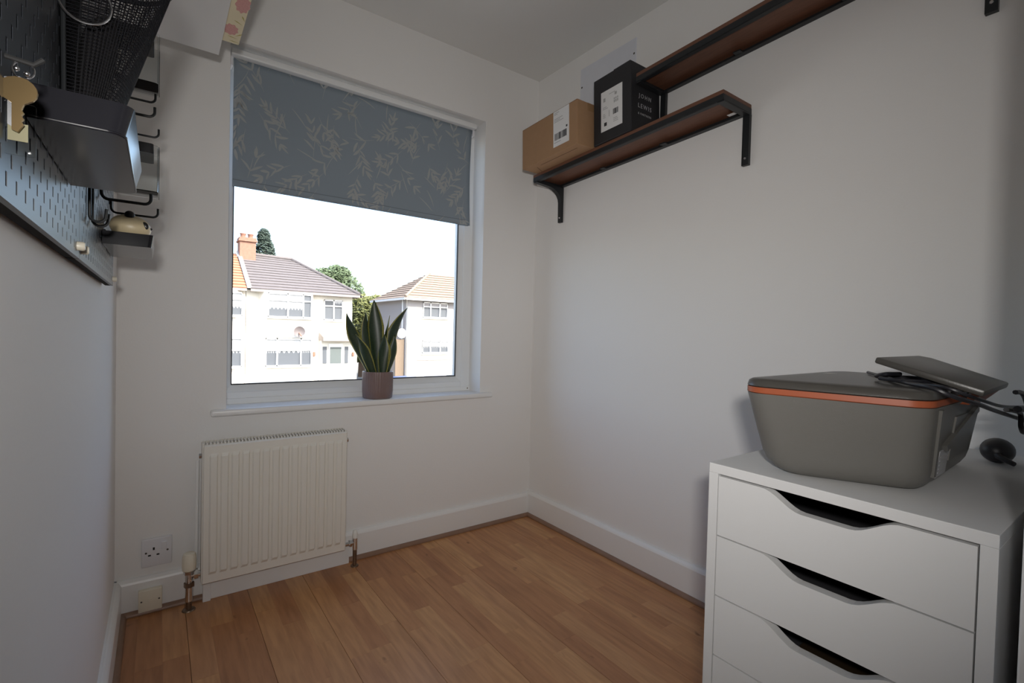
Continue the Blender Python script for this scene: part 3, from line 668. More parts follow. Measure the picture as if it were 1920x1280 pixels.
# keys on a hook
kh = thing('peg_hook', 'short black peg hook carrying the keys', 'hook', (PX, -1.448, 1.09), 'black wire hooks on the pegboard')
obj('rod', MB().tube([(PX - 0.004, -1.448, 1.096), (PX + 0.014, -1.448, 1.094), (PX + 0.019, -1.448, 1.099)], 0.0018, 8), DARK, kh, smooth=True)
kb = thing('key_bunch', 'brass key and clear plastic key fob hanging on the near pegboard', 'keys', (-1.598, -1.448, 1.022))
obj('split_ring', MB().tube([Vector((-1.598 + 0.0055 * math.cos(a), -1.449 + 0.002 * math.sin(a), 1.0885 + 0.0065 * math.sin(a))) for a in [2 * math.pi * k / 24 for k in range(24)]], 0.0007, 6, closed=True), STEEL, kb, smooth=True)
for dx, dz in ((-0.0035, 0.0), (0.0015, -0.002)): obj('chain_bead', MB().ball((-1.597 + dx, -1.4535, 1.087 + dz), 0.0018, sub=2), STEEL, kb, smooth=80)
def keyshape(cx, cy, top, rad, blade, bw, m, tilt):
    mb = MB(); pts = []
    for k in range(24):
        a = math.radians(-60 + 300 * k / 23); pts.append((cx + rad * math.sin(a + math.pi) * -1, cy, top - rad + rad * 0.95 * math.cos(a)))
    zb = top - 2 * rad
    pts = [(cx + rad * math.sin(math.radians(a)), cy, top - rad + rad * 0.9 * math.cos(math.radians(a))) for a in range(-130, 131, 20)]
    teeth = []
    for k in range(7): teeth.append((cx + bw * (1.0 if k % 2 else 0.62), cy, zb - blade * (0.15 + 0.11 * k)))
    pts += [(cx + bw, cy, zb + 0.001)] + teeth + [(cx, cy, zb - blade), (cx - bw, cy, zb - blade * 0.93), (cx - bw, cy, zb + 0.001)]
    mb.poly(pts, (0, 0.002, 0)); mb.rotate(Matrix.Rotation(math.radians(tilt), 3, 'Z'), (cx, cy, top)); return mb
k1 = obj('key', keyshape(-1.6000, -1.453, 1.0830, 0.0100, 0.018, 0.0030, BRASS, -8), BRASS, kb, label='brass key with a round bow')
obj('key', keyshape(-1.6030, -1.449, 1.0830, 0.0080, 0.018, 0.0026, STEEL, 14), STEEL, kb, label='steel key behind the brass one')
fob = MB().box((-1.6075, -1.4505, 1.0305), (-1.5915, -1.4465, 1.0660), 0.0015, 3)
obj('fob', fob, CLEAR, kb, smooth=40); obj('fob_insert', MB().box((-1.6055, -1.4490, 1.0400), (-1.5955, -1.4484, 1.0520)), mat('yellow_card', (0.20, 0.18, 0.10), 0.6), kb)

# ================================================================= WHITE SHELF AND FLORAL BOX (top left)
sh = thing('wall_shelf', 'plain white shelf high on the left wall above the pegboards', 'shelf', (-1.51, -0.75, 1.655))
obj('board', MB().box((W, -1.22, 1.655), (-1.394, -0.342, 1.673), 0.001), CABW, sh)
for yy in (-0.50, -1.05): obj('bracket', MB().poly([(W, yy, 1.655), (W, yy, 1.58), (W + 0.006, yy, 1.58), (W + 0.012, yy, 1.640), (W + 0.10, yy, 1.650), (W + 0.10, yy, 1.655)], (0, 0.004, 0)), CABW, sh)
FLO = mat('floral_paper', (0.74, 0.66, 0.46), 0.7, noise=0.10, scale=12)
fb = thing('storage_box', 'floral patterned storage box overhanging the white shelf, top left', 'box', (-1.45, -0.60, 1.673))
obj('body', MB().box((-1.60, -0.80, 1.6735), (-1.352, -0.392, 1.83), 0.002), FLO, fb)
obj('lid', MB().box((-1.603, -0.803, 1.825), (-1.349, -0.389, 1.86), 0.002), FLO, fb)
# flowers and leaf sprigs printed on the box
LFP = mat('leaf_green_print', (0.42, 0.36, 0.10), 0.8)
FLP = mat('flower_pink_print', (0.50, 0.21, 0.20), 0.8, color2=(0.70, 0.42, 0.38), noise=0.5, scale=260)
for (cx, cy, a) in ((-1.366, -0.505, 0.6), (-1.358, -0.445, 2.2), (-1.358, -0.530, 1.2), (-1.370, -0.425, 0.2), (-1.364, -0.405, 0.1)):
    d = Vector((math.cos(a), math.sin(a), 0)); q = Vector((-d.y, d.x, 0)); c0 = Vector((cx, cy, 1.6733))
    obj('printed_sprig', MB().poly([c0 - d * 0.012, c0 - d * 0.004 + q * 0.0018, c0 + d * 0.012, c0 - d * 0.004 - q * 0.0018], (0, 0, 0.0004)), LFP, fb)
for (cx, cy, rx_, ry_) in ((-1.378, -0.462, 0.016, 0.026), (-1.366, -0.590, 0.015, 0.036), (-1.375, -0.70, 0.016, 0.03)):
    c0 = Vector((cx, cy, 1.6732))
    obj('printed_flower', MB().poly([c0 + Vector((rx_ * (1 + 0.10 * math.sin(9 * k * math.pi / 18)) * math.cos(k * math.pi / 18), ry_ * (1 + 0.10 * math.sin(9 * k * math.pi / 18)) * math.sin(k * math.pi / 18), 0)) for k in range(36)], (0, 0, 0.0004)), FLP, fb)

# ================================================================= RIGHT WALL SHELVES
TILT = math.radians(2.3)
def wall_shelf(label, yA, yB, zA, depth, legs, zleg, fillet):
    """yA window end, yB door end; drops slightly towards the window"""
    t_ = thing('wall_shelf', label, 'shelf', (0, (yA + yB) / 2, zA)); M = Matrix.Rotation(TILT, 3, 'X').inverted(); ab = (0, yA, zA)
    A = 0.019
    bd = obj('board', MB().box((-depth, yB, zA + A), (-0.001, yA, zA + A + 0.012), 0.001).rotate(M, ab), WOOD, t_)
    def rail(a, b): return obj('frame_rail', MB().box(a, b, 0.0008).rotate(M, ab), BLACKM, t_)
    rail((-depth, yB, zA + 0.001), (-depth + 0.003, yA, zA + A)); rail((-depth + 0.003, yB, zA), (-depth + 0.020, yA, zA + 0.003))
    rail((-0.003, yB, zA + 0.001), (0, yA, zA + A)); rail((-0.022, yB, zA), (-0.003, yA, zA + 0.003))
    rail((-depth + 0.003, yA - 0.003, zA + 0.001), (-0.003, yA, zA + A)); rail((-depth + 0.003, yB, zA + 0.001), (-0.003, yB + 0.003, zA + A))
    for yy, fil in zip(legs, fillet):
        zt = zA + (yA - yy) * math.tan(TILT); zz = zt - zleg; w_ = 0.022
        pts = [(-depth + 0.002, yy, zt), (-depth + 0.002, yy, zt - 0.004)] + [(-depth * 0.62, yy, zt - 0.008)]
        pts += [(-0.016 - (depth * 0.62 - 0.016) * (1 - math.sin(math.radians(a))), yy, zt - 0.008 - 0.060 * (1 - math.cos(math.radians(a)))) for a in range(15, 91, 15)]
        if not fil: pts = [(-depth + 0.002, yy, zt), (-depth + 0.002, yy, zt - 0.003), (-0.014, yy, zt - 0.003)]
        pts += [(-0.014, yy, zz), (-0.001, yy, zz), (-0.001, yy, zt)]
        bkt = obj('bracket', MB().poly(pts, (0, -w_, 0)), BLACKM, t_)
        obj('bracket_screw', MB().lathe((-0.0145, yy - w_ / 2, zz + 0.022), [(0.0042, 0.0), (0.003, -0.0018)], 12, 'X'), STEEL, bkt)
    for f in (0.33, 0.66):
        yy = yA + (yB - yA) * f; zt = zA + (yA - yy) * math.tan(TILT)
        obj('fixing_tab', MB().box((-0.040, yy - 0.012, zt + 0.001), (-0.020, yy + 0.012, zt + 0.005)), BLACKM, t_)
    return t_
ls = wall_shelf('lower walnut brown shelf with black metal frame, carrying two boxes', -0.180, -1.092, 1.590, 0.162, (-0.184, -1.070), 0.160, (True, False))
obj('sticker', MB().box((-0.040, -1.078, 1.6345), (-0.024, -1.030, 1.6350)).rotate(Matrix.Rotation(TILT, 3, 'X').inverted(), (-0.03, -1.054, 1.6348)), PAPER, ls)
wall_shelf('upper long walnut brown shelf with black metal frame', -0.752, -1.672, 1.812, 0.158, (-0.7475, -1.632), 0.185, (False, False))

# boxes on the lower shelf
def ztop(y): return 1.590 + 0.031 + (-0.180 - y) * math.tan(TILT)
RT = Matrix.Rotation(-TILT, 3, 'X')
cb = thing('cardboard_box', 'brown cardboard parcel with a white barcode label on the lower shelf', 'box', (-0.14, -0.38, ztop(-0.38)))
ya, yb, xf, hb = -0.205, -0.548, -0.243, 0.172; za = ztop(ya) + 0.0008; ab = (0, ya, za)
obj('carton', MB().box((xf, yb, za), (-0.035, ya, za + hb), 0.002, 2).rotate(RT, ab), KRAFT, cb)
CREASE = mat('carton_crease', (0.16, 0.085, 0.045), 0.8)
obj('flap_seam', MB().box((xf + 0.028, yb + 0.03, za - 0.0008), (xf + 0.030, ya - 0.09, za + 0.0005)).rotate(RT, ab), CREASE, cb)
obj('flap_seam', MB().box((xf + 0.002, ya - 0.07, za - 0.0008), (xf + 0.060, ya - 0.068, za + 0.0005)).rotate(Matrix.Rotation(0.5, 3, 'Z'), (xf + 0.002, ya - 0.004, za)).rotate(RT, ab), CREASE, cb)
obj('open_flap', MB().box((-0.060, yb + 0.004, za + hb), (-0.057, ya - 0.20, za + hb + 0.022)).rotate(RT, ab), KRAFT, cb)
obj('tape', MB().box((xf + 0.055, yb - 0.0006, za + hb - 0.03), (-0.12, yb + 0.0004, za + hb - 0.0005)).rotate(RT, ab), mat('brown_tape', (0.34, 0.20, 0.10), 0.35), cb)
obj('lid_edge', MB().box((xf - 0.0006, yb + 0.002, za + hb - 0.003), (xf + 0.002, ya - 0.002, za + hb - 0.002)).rotate(RT, ab), CREASE, cb)
lb = obj('shipping_label', MB().box((xf - 0.0009, -0.503, za + 0.027), (xf + 0.001, -0.411, za + hb - 0.003)).rotate(RT, ab), PAPER, cb)
lo = lambda m, n_='print_mark', mt=INK: obj(n_, m.rotate(RT, ab), mt, lb)
m = MB(); yy = -0.420; rb = random.Random(5)
while yy > -0.490:
    w_ = rb.choice([0.0012, 0.002, 0.003, 0.0045]); m.box((xf - 0.0013, yy - w_, za + 0.052), (xf - 0.0005, yy, za + 0.079)); yy -= w_ + rb.choice([0.0012, 0.0018, 0.003])
lo(m, 'barcode')
lo(MB().box((xf - 0.0013, -0.494, za + 0.086), (xf - 0.0005, -0.486, za + 0.094)), 'printed_square')
m = MB()
for k, (zz, L) in enumerate(((0.136, 0.05), (0.130, 0.035), (0.124, 0.055), (0.160, 0.03), (0.154, 0.02), (0.042, 0.04))): m.box((xf - 0.0013, -0.416 - L, za + zz), (xf - 0.0005, -0.416, za + zz + 0.0022))
lo(m, 'printed_lines', PALEINK)['kind'] = 'stuff'

bb = thing('black_box', 'tall black cardboard box with a white spec label, beside the parcel', 'box', (-0.09, -0.65, ztop(-0.65)))
ya, yb, xf, hb = -0.560, -0.744, -0.168, 0.252; za = ztop(ya) + 0.0008; ab2 = (0, ya, za)
obj('carton', MB().box((xf, yb, za), (-0.006, ya, za + hb), 0.003, 3).rotate(RT, ab2), BLACKCARD, bb)
obj('lid_flap', MB().box((xf + 0.002, yb + 0.005, za + hb), (-0.010, ya - 0.10, za + hb + 0.003), 0.001).rotate(RT, ab2), BLACKCARD, bb)
lb2 = obj('spec_label', MB().box((xf - 0.0009, -0.704, za + 0.040), (xf + 0.001, -0.600, za + 0.190)).rotate(RT, ab2), PAPER, bb)
lo2 = lambda m, n_, mt=INK: obj(n_, m.rotate(RT, ab2), mt, lb2)
def mk(y, z, w_, h_): return MB().box((xf - 0.0013, y - w_, za + z), (xf - 0.0005, y, za + z + h_))
lo2(mk(-0.616, 0.058, 0.013, 0.013), 'printed_square')
m = MB(); yy = -0.660
while yy > -0.684:
    w_ = rb.choice([0.001, 0.002, 0.003]); m.box((xf - 0.0013, yy - w_, za + 0.088), (xf - 0.0005, yy, za + 0.108)); yy -= w_ + rb.choice([0.0008, 0.0016])
lo2(m, 'barcode')
m = MB()
for (y_, z_, w_, h_) in ((-0.640, 0.088, 0.0022, 0.024), (-0.610, 0.090, 0.013, 0.002), (-0.610, 0.096, 0.013, 0.002), (-0.610, 0.102, 0.010, 0.002), (-0.610, 0.122, 0.024, 0.002), (-0.610, 0.128, 0.018, 0.002), (-0.662, 0.060, 0.022, 0.002), (-0.662, 0.066, 0.022, 0.002), (-0.662, 0.072, 0.018, 0.002), (-0.640, 0.170, 0.030, 0.002), (-0.664, 0.130, 0.005, 0.010), (-0.672, 0.130, 0.005, 0.010), (-0.680, 0.130, 0.005, 0.010), (-0.664, 0.142, 0.005, 0.006), (-0.672, 0.142, 0.005, 0.006), (-0.680, 0.142, 0.005, 0.006), (-0.612, 0.150, 0.010, 0.014), (-0.668, 0.158, 0.010, 0.010)):
    m.box((xf - 0.0013, y_ - w_, za + z_), (xf - 0.0005, y_, za + z_ + h_))
lo2(m, 'printed_lines', PALEINK)['kind'] = 'stuff'
zz = za + 0.008
text('brand_lettering', 'JOHN', 0.021, WHITEINK, bb, (-0.132, yb - 0.0004, zz + 0.126), (1, 0, 0), (0, 0, 1), spacing=1.45)
text('brand_lettering', 'LEWIS', 0.022, WHITEINK, bb, (-0.136, yb - 0.0004, zz + 0.090), (1, 0, 0), (0, 0, 1), spacing=1.35)
text('brand_lettering', '& PARTNERS', 0.0105, PALEINK, bb, (-0.134, yb - 0.0004, zz + 0.066), (1, 0, 0), (0, 0, 1), spacing=1.3)

# vent cover plate high on the right wall
vc = thing('vent_cover', 'white screwed cover plate on the wall above the boxes', 'vent cover', (0, -0.458, 1.84))
VENT = mat('vent_white', (0.72, 0.74, 0.80), 0.45, noise=0.06, scale=25)
obj('plate', MB().box((-0.004, -0.615, 1.838), (0, -0.302, 2.092), 0.001), VENT, vc)
for (yy, zz) in ((-0.605, 2.032), (-0.312, 2.010), (-0.605, 1.850), (-0.312, 1.850)):
    obj('screw', MB().lathe((-0.004, yy, zz), [(0.0045, 0.0), (0.003, -0.0015)], 12, 'X'), MATS['dull_screw'], vc)

# ================================================================= DRAWER UNIT
CX, CY0, CY1, CZ = -0.752, -1.805, -1.447, 0.702
cu = thing('drawer_unit', 'white drawer unit with scooped drawer fronts under the printer', 'drawers', (-0.46, -1.626, 0))
TT = 0.016
obj('top_panel', MB().box((CX, CY0, CZ - TT), (-0.172, CY1, CZ), 0.0008), CABW, cu)
obj('side_panel', MB().box((CX, CY1 - TT, 0.0), (-0.172, CY1, CZ - TT), 0.0006), CABW, cu)
obj('side_panel', MB().box((CX, CY0, 0.0), (-0.172, CY0 + TT, CZ - TT), 0.0006), CABW, cu)
obj('back_panel', MB().box((-0.184, CY0 + TT, 0.02), (-0.172, CY1 - TT, CZ - TT)), CABW, cu)
obj('plinth', MB().box((CX + 0.02, CY0 + TT, 0.0), (CX + 0.036, CY1 - TT, 0.034)), CABW, cu)
def drawer(z0, z1):
    """front with a flowing hand scoop in its top edge"""
    ya, yb = CY1 - TT - 0.0018, CY0 + TT + 0.0018; pts = [(ya, z0), (ya, z1)]
    c = -1.6265; dep = 0.0245
    for k in range(25):
        u = k / 24; yy = c + 0.092 - 0.184 * u; a = abs(yy - c)
        f = 0.0 if a > 0.090 else 1.0 if a < 0.030 else 0.5 + 0.5 * math.cos(math.pi * (a - 0.030) / 0.060)
        pts.append((yy, z1 - dep * f))
    pts += [(yb, z1), (yb, z0)]
    d = obj('drawer', MB().poly([(CX + 0.0005, y, z) for y, z in pts], (0.0165, 0, 0)), CABW, cu)
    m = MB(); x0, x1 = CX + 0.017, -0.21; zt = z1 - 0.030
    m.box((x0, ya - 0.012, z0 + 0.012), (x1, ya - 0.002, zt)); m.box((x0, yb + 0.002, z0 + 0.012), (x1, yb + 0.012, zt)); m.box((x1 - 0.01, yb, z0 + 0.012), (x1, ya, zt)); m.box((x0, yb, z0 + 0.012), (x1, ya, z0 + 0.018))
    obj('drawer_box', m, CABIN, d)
    return d
zd = CZ - TT - 0.0035
for hh in (0.1025, 0.1025, 0.1025, 0.168, 0.168):
    drawer(zd - hh + 0.0022, zd); zd -= hh
# booklet lying in the third drawer
bo = thing('booklet', 'brown printed booklet seen in the third drawer opening', 'booklet', (-0.68, -1.64, 0.38))
obj('cover', MB().box((-0.725, -1.69, 0.398), (-0.55, -1.56, 0.408), 0.001), mat('booklet_brown', (0.05, 0.03, 0.014), 0.6, noise=0.6, scale=50), bo)

# ================================================================= PRINTER
pz = CZ + 0.0006; TZ = 0.849
pr_ = thing('printer', 'taupe grey printer with orange stripe standing on the drawer unit', 'printer', (-0.52, -1.60, pz))
def rpoly(cs, r, z, n=7):
    """outline of a quad (anticlockwise corners) with rounded corners"""
    out = []; N = len(cs)
    for i in range(N):
        p = Vector((*cs[i], 0)); a = (Vector((*cs[i - 1], 0)) - p).normalized(); b_ = (Vector((*cs[(i + 1) % N], 0)) - p).normalized()
        ang = math.acos(max(-1, min(1, a.dot(b_)))); d = r / math.tan(ang / 2); cc = p + (a + b_).normalized() * (r / math.sin(ang / 2))
        p0 = p + a * d - cc; p1 = p + b_ * d - cc; th = math.acos(max(-1, min(1, p0.normalized().dot(p1.normalized()))))
        for k in range(n + 1):
            f = k / n; v = (p0 * math.sin((1 - f) * th) + p1 * math.sin(f * th)) / math.sin(th)
            out.append(Vector((cc.x + v.x, cc.y + v.y, z)))
    return out
def loft(loops, capb=True, capt=True):
    m = MB(); R_ = [[m.bm.verts.new(p) for p in l] for l in loops]; n = len(R_[0])
    for A, B in zip(R_, R_[1:]):
        for k in range(n): m.bm.faces.new((A[k], A[(k + 1) % n], B[(k + 1) % n], B[k]))
    if capb: m.bm.faces.new(R_[0][::-1])
    if capt: m.bm.faces.new(R_[-1])
    return m
TOPC = [(-0.688, -1.726), (-0.338, -1.718), (-0.338, -1.480), (-0.744, -1.488)]      # rear-left, rear-right, front-right, front-left
BOTC = [(-0.650, -1.712), (-0.350, -1.702), (-0.385, -1.525), (-0.738, -1.516)]
def cor(f, ins=0.0):
    cx = sum(c[0] for c in BOTC) / 4; cy = sum(c[1] for c in BOTC) / 4; out = []
    for b_, t_ in zip(BOTC, TOPC):
        x_ = b_[0] + (t_[0] - b_[0]) * f; y_ = b_[1] + (t_[1] - b_[1]) * f
        out.append((x_ + (ins if x_ < cx else -ins), y_ + (ins if y_ < cy else -ins)))
    return out
hb = TZ - 0.021 - pz
loops = [rpoly(cor(0, 0.020), 0.030, pz), rpoly(cor(0, 0.012), 0.032, pz + 0.0025), rpoly(cor(0.03, 0.005), 0.034, pz + 0.009), rpoly(cor(0.12, 0.001), 0.034, pz + 0.019)]
for f in (0.25, 0.4, 0.55, 0.7, 0.85, 1.0): loops.append(rpoly(cor(f), 0.034, pz + hb * f))
obj('body', loft(loops), PRN, pr_, smooth=50)
obj('orange_stripe', loft([rpoly(cor(1, 0.0012), 0.033, TZ - 0.021), rpoly(cor(1, -0.0006), 0.034, TZ - 0.0195), rpoly(cor(1, -0.0006), 0.034, TZ - 0.011)]), ORANGE, pr_, smooth=40)
lid = obj('scanner_lid', loft([rpoly(cor(1, 0.0015), 0.033, TZ - 0.011), rpoly(cor(1, -0.001), 0.035, TZ - 0.009), rpoly(cor(1, 0.001), 0.034, TZ - 0.001), rpoly(cor(1, 0.006), 0.030, TZ + 0.002), rpoly(cor(1, 0.02), 0.022, TZ + 0.0035)]), PRND, pr_, smooth=50)
obj('logo', MB().lathe((-0.47, -1.520, TZ + 0.0033), [(0.011, 0.0), (0.011, 0.0006)], 24), mat('logo_grey', (0.30, 0.29, 0.27), 0.3), lid)
def ry(x_, z_, d=0.0):
    """point just proud of the tapering rear face"""
    f = (z_ - pz) / hb; u = (x_ + 0.65) / 0.30
    yb_ = BOTC[0][1] + (BOTC[1][1] - BOTC[0][1]) * u; yt_ = TOPC[0][1] + (TOPC[1][1] - TOPC[0][1]) * u
    return Vector((x_, yb_ + (yt_ - yb_) * f - d, z_))
def patch(q, d): return MB().poly([ry(x_, z_, d) for x_, z_ in q], (0, d + 0.003, 0))
obj('rear_cover', patch([(-0.545, 0.738), (-0.420, 0.738), (-0.420, 0.806), (-0.545, 0.806)], 0.0022), PRN, pr_)
obj('rear_rib', patch([(-0.596, 0.768), (-0.584, 0.758), (-0.405, 0.804), (-0.415, 0.815)], 0.006), PRN, pr_)
obj('rear_corner_strip', patch([(-0.624, 0.724), (-0.612, 0.724), (-0.634, 0.824), (-0.648, 0.824)], 0.003), PRN, pr_)
rl = obj('rating_label', patch([(-0.606, 0.720), (-0.548, 0.720), (-0.548, 0.760), (-0.606, 0.760)], 0.0012), mat('dull_label', (0.42, 0.42, 0.43), 0.7), pr_)
m = MB()
for k in range(5): m.poly([ry(x_, z_, 0.0017) for x_, z_ in ((-0.598, 0.726 + k * 0.006), (-0.570, 0.726 + k * 0.006), (-0.570, 0.7275 + k * 0.006), (-0.598, 0.7275 + k * 0.006))], (0, 0.001, 0))
obj('printed_lines', m, PALEINK, rl)['kind'] = 'stuff'
# raised paper flap, hinged at the rear
A_, B_, C_, D_ = Vector((-0.610, -1.637, 0.893)), Vector((-0.430, -1.650, 0.895)), Vector((-0.430, -1.760, 0.857)), Vector((-0.610, -1.764, 0.854))
nrm = (B_ - A_).cross(D_ - A_).normalized()
if nrm.z < 0: nrm = -nrm
m = MB().poly([A_, A_.lerp(B_, 0.88), B_.lerp(C_, 0.10), C_, D_], -nrm * 0.010); bmesh.ops.bevel(m.bm, geom=m.bm.edges[:], offset=0.0028, segments=2, affect='EDGES', profile=0.5)
obj('paper_flap', m, PRND, pr_, smooth=40)
for xx in (-0.585, -0.455):
    obj('flap_hinge', MB().poly([(xx, -1.690, 0.848), (xx, -1.722, 0.846), (xx, -1.745, 0.850), (xx, -1.690, 0.868)], (0.012, 0, 0)), PRND, pr_)
obj('paper_guide', MB().poly([(-0.545, -1.735, 0.826), (-0.450, -1.735, 0.826), (-0.440, -1.752, 0.846), (-0.560, -1.752, 0.846)], (0, 0.010, 0)), ORANGE, pr_)

# cables, adapter plug
def bez(pts, n=12):
    """Catmull-Rom through points"""
    P_ = [Vector(p) for p in pts]; P_ = [P_[0] * 2 - P_[1]] + P_ + [P_[-1] * 2 - P_[-2]]; out = []
    for i in range(1, len(P_) - 2):
        for k in range(n):
            t_ = k / n; a, b_, c_, d_ = P_[i - 1:i + 3]
            out.append(0.5 * ((2 * b_) + (c_ - a) * t_ + (2 * a - 5 * b_ + 4 * c_ - d_) * t_ ** 2 + (3 * b_ - a - 3 * c_ + d_) * t_ ** 3))
    out.append(P_[-2]); return out
def cable(name, label, pts, r=0.0032):
    o = obj(name, MB().tube(bez(pts), r, 8), CABLE, None, smooth=True, origin=pts[0]); return tag(o, label, 'cable')
cable('power_cable', 'black cable running from the printer lid down past its back corner', [(-0.560, -1.640, 0.8570), (-0.640, -1.690, 0.8572), (-0.668, -1.720, 0.8560), (-0.662, -1.742, 0.846), (-0.620, -1.757, 0.836), (-0.544, -1.762, 0.822), (-0.420, -1.766, 0.802), (-0.297, -1.768, 0.783), (-0.20, -1.768, 0.765)])
cable('data_cable', 'thin black cable lying across the printer lid and under the flap', [(-0.400, -1.560, 0.8560), (-0.470, -1.600, 0.8560), (-0.560, -1.665, 0.8562), (-0.610, -1.700, 0.8562), (-0.632, -1.728, 0.8550), (-0.62, -1.748, 0.846), (-0.56, -1.752, 0.836), (-0.46, -1.752, 0.822), (-0.36, -1.750, 0.812), (-0.22, -1.750, 0.802)], 0.0026)
cable('looped_cable', 'black cable with a hanging loop behind the printer', [(-0.480, -1.774, 0.846), (-0.440, -1.776, 0.842), (-0.395, -1.776, 0.820), (-0.382, -1.776, 0.790), (-0.412, -1.776, 0.779), (-0.438, -1.776, 0.790), (-0.440, -1.775, 0.810), (-0.480, -1.774, 0.818), (-0.540, -1.774, 0.824)], 0.0034)
cable('curved_cable', 'black cable arching away from the top of the printer flap', [(-0.450, -1.784, 0.858), (-0.400, -1.784, 0.855), (-0.345, -1.784, 0.842), (-0.300, -1.784, 0.824), (-0.255, -1.784, 0.800)], 0.0034)
cable('thick_cable', 'thick black plug lead stretched behind the printer', [(-0.545, -1.786, 0.827), (-0.46, -1.787, 0.822), (-0.38, -1.788, 0.816), (-0.30, -1.788, 0.806)], 0.0048)
cable('cable_bundle', 'tied bundle of black cable on the printer lid below the flap', [(-0.600, -1.640, 0.8590), (-0.615, -1.670, 0.8592), (-0.590, -1.700, 0.8592), (-0.545, -1.700, 0.8592), (-0.530, -1.660, 0.8592), (-0.560, -1.625, 0.8592), (-0.595, -1.645, 0.8658), (-0.560, -1.655, 0.8658)], 0.0032)
pg = thing('power_plug', 'black mains plug lying on the drawer unit behind the printer', 'plug', (-0.288, -1.728, CZ))
c0 = Vector((-0.288, -1.728, CZ + 0.0225))
m = MB(); m.ball(c0, 0.028, (1.05, 0.85, 0.80), 3)
for v in m.bm.verts:
    if v.co.x > c0.x + 0.012: v.co.x = c0.x + 0.012 + (v.co.x - c0.x - 0.012) * 0.6
obj('body', m, CABLE, pg, smooth=80)
obj('pin', MB().box((-0.264, -1.738, CZ + 0.012), (-0.240, -1.732, CZ + 0.017), 0.0008), BLACKM, pg)
obj('cable_grip', MB().tube([(-0.312, -1.732, CZ + 0.018), (-0.322, -1.742, CZ + 0.014), (-0.330, -1.756, CZ + 0.0095)], [0.006, 0.005, 0.004], 10), CABLE, pg, smooth=True)

# ================================================================= OUTSIDE
GZ = -2.7
struct('ground', MB().box((-40, 0.22, GZ - 0.3), (70, 90, GZ)), mat('garden_ground', (0.22, 0.21, 0.19), 0.9, noise=0.3, scale=3), 'street and front gardens outside', 'ground')
REND = mat('cream_render', (0.80, 0.77, 0.70), 0.9, noise=0.06, scale=3, bump=0.2, bscale=30)
BRICK = mat('red_brick', (0.32, 0.17, 0.120), 0.85, noise=0.4, scale=9)
GREYR = mat('grey_house_wall', (0.38, 0.36, 0.36), 0.95, noise=0.25, scale=40)
TILEG = mat('grey_roof_tile', (0.150, 0.135, 0.136), 0.8, noise=0.25, scale=3)
TILEO = mat('orange_roof_tile', (0.36, 0.185, 0.110), 0.8, noise=0.3, scale=4)
TILEP = mat('pale_terracotta_tile', (0.265, 0.205, 0.160), 0.8, noise=0.25, scale=4)
PVC = mat('house_white_frame', (0.8, 0.8, 0.8), 0.4)
PANE = mat('house_pane', (0.095, 0.105, 0.12), 0.3)
NET = mat('net_curtain', (0.55, 0.56, 0.57), 0.9, noise=0.3, scale=16)
SOFF = mat('house_fascia', (0.25, 0.22, 0.21), 0.6)
def stepped_roof(parent, name, eL, eR, rL, rR, m, n=12, th=0.06):
    """roof slope of overlapping tile courses between an eaves edge and a ridge edge"""
    eL, eR, rL, rR = map(Vector, (eL, eR, rL, rR)); nn_ = (eR - eL).cross(rL - eL).normalized()
    if nn_.z < 0: nn_ = -nn_
    ro = None
    for k in range(n):
        a, b_ = k / n, (k + 1) / n + 0.02; mb = MB()
        p = [eL.lerp(rL, a) + nn_ * th * 1.5, eR.lerp(rR, a) + nn_ * th * 1.5, eR.lerp(rR, min(b_, 1)) + nn_ * th * 0.5, eL.lerp(rL, min(b_, 1)) + nn_ * th * 0.5]
        mb.poly(p, -nn_ * th)
        o = obj('tile_course', mb, m, parent)
def hwin(parent, x0, x1, z0, z1, y, cols, rows=(0.32,), net=None, dark=()):
    """casement window: frame with proud bars, panes and net curtains behind"""
    f = 0.06; m = MB(); m.box((x0, y - 0.06, z0), (x1, y, z0 + f)); m.box((x0, y - 0.06, z1 - f), (x1, y, z1))
    for c_ in [0] + list(cols) + [1]:
        xc = x0 + (x1 - x0) * c_; m.box((max(x0, xc - f * 0.6), y - 0.06, z0), (min(x1, xc + f * 0.6), y, z1))
    for r_ in rows: zc = z1 - (z1 - z0) * r_; m.box((x0, y - 0.055, zc - 0.03), (x1, y, zc + 0.03))
    wn_ = obj('window', m, PVC, parent)
    cs = [0] + list(cols) + [1]
    for k in range(len(cs) - 1):
        a, b_ = x0 + (x1 - x0) * cs[k], x0 + (x1 - x0) * cs[k + 1]
        if net and k not in dark:
            lo_z = z0 + (z1 - z0) * net
            nt_ = 5; zig = [(a + (b_ - a) * q / (2 * nt_), y + 0.005, lo_z - (0.12 if q % 2 else 0.0)) for q in range(2 * nt_ + 1)]
            obj('net_curtain', MB().poly([(a, y + 0.005, z1)] + zig + [(b_, y + 0.005, z1)], (0, 0.007, 0)), NET, wn_)
            obj('pane', MB().box((a, y + 0.013, z0), (b_, y + 0.03, z1)), PANE, wn_)
        else: obj('pane', MB().box((a, y, z0), (b_, y + 0.02, z1)), PANE, wn_)
    obj('sill', MB().box((x0 - 0.1, y - 0.14, z0 - 0.07), (x1 + 0.1, y, z0)), PVC, wn_)
    return wn_
D = 26.0
h1 = thing('house', 'cream semi-detached house with grey tiled hipped roof across the street, behind the plant', 'house', (4.9, D + 4, GZ))
EV = 2.70
obj('wall', MB().box((2.06, D, GZ), (7.42, D + 8, EV)), REND, h1)
stepped_roof(h1, 'roof', (2.2, D - 0.35, EV), (7.72, D - 0.35, EV), (2.2, D + 4, 4.93), (4.98, D + 4, 4.86), TILEG, 13)
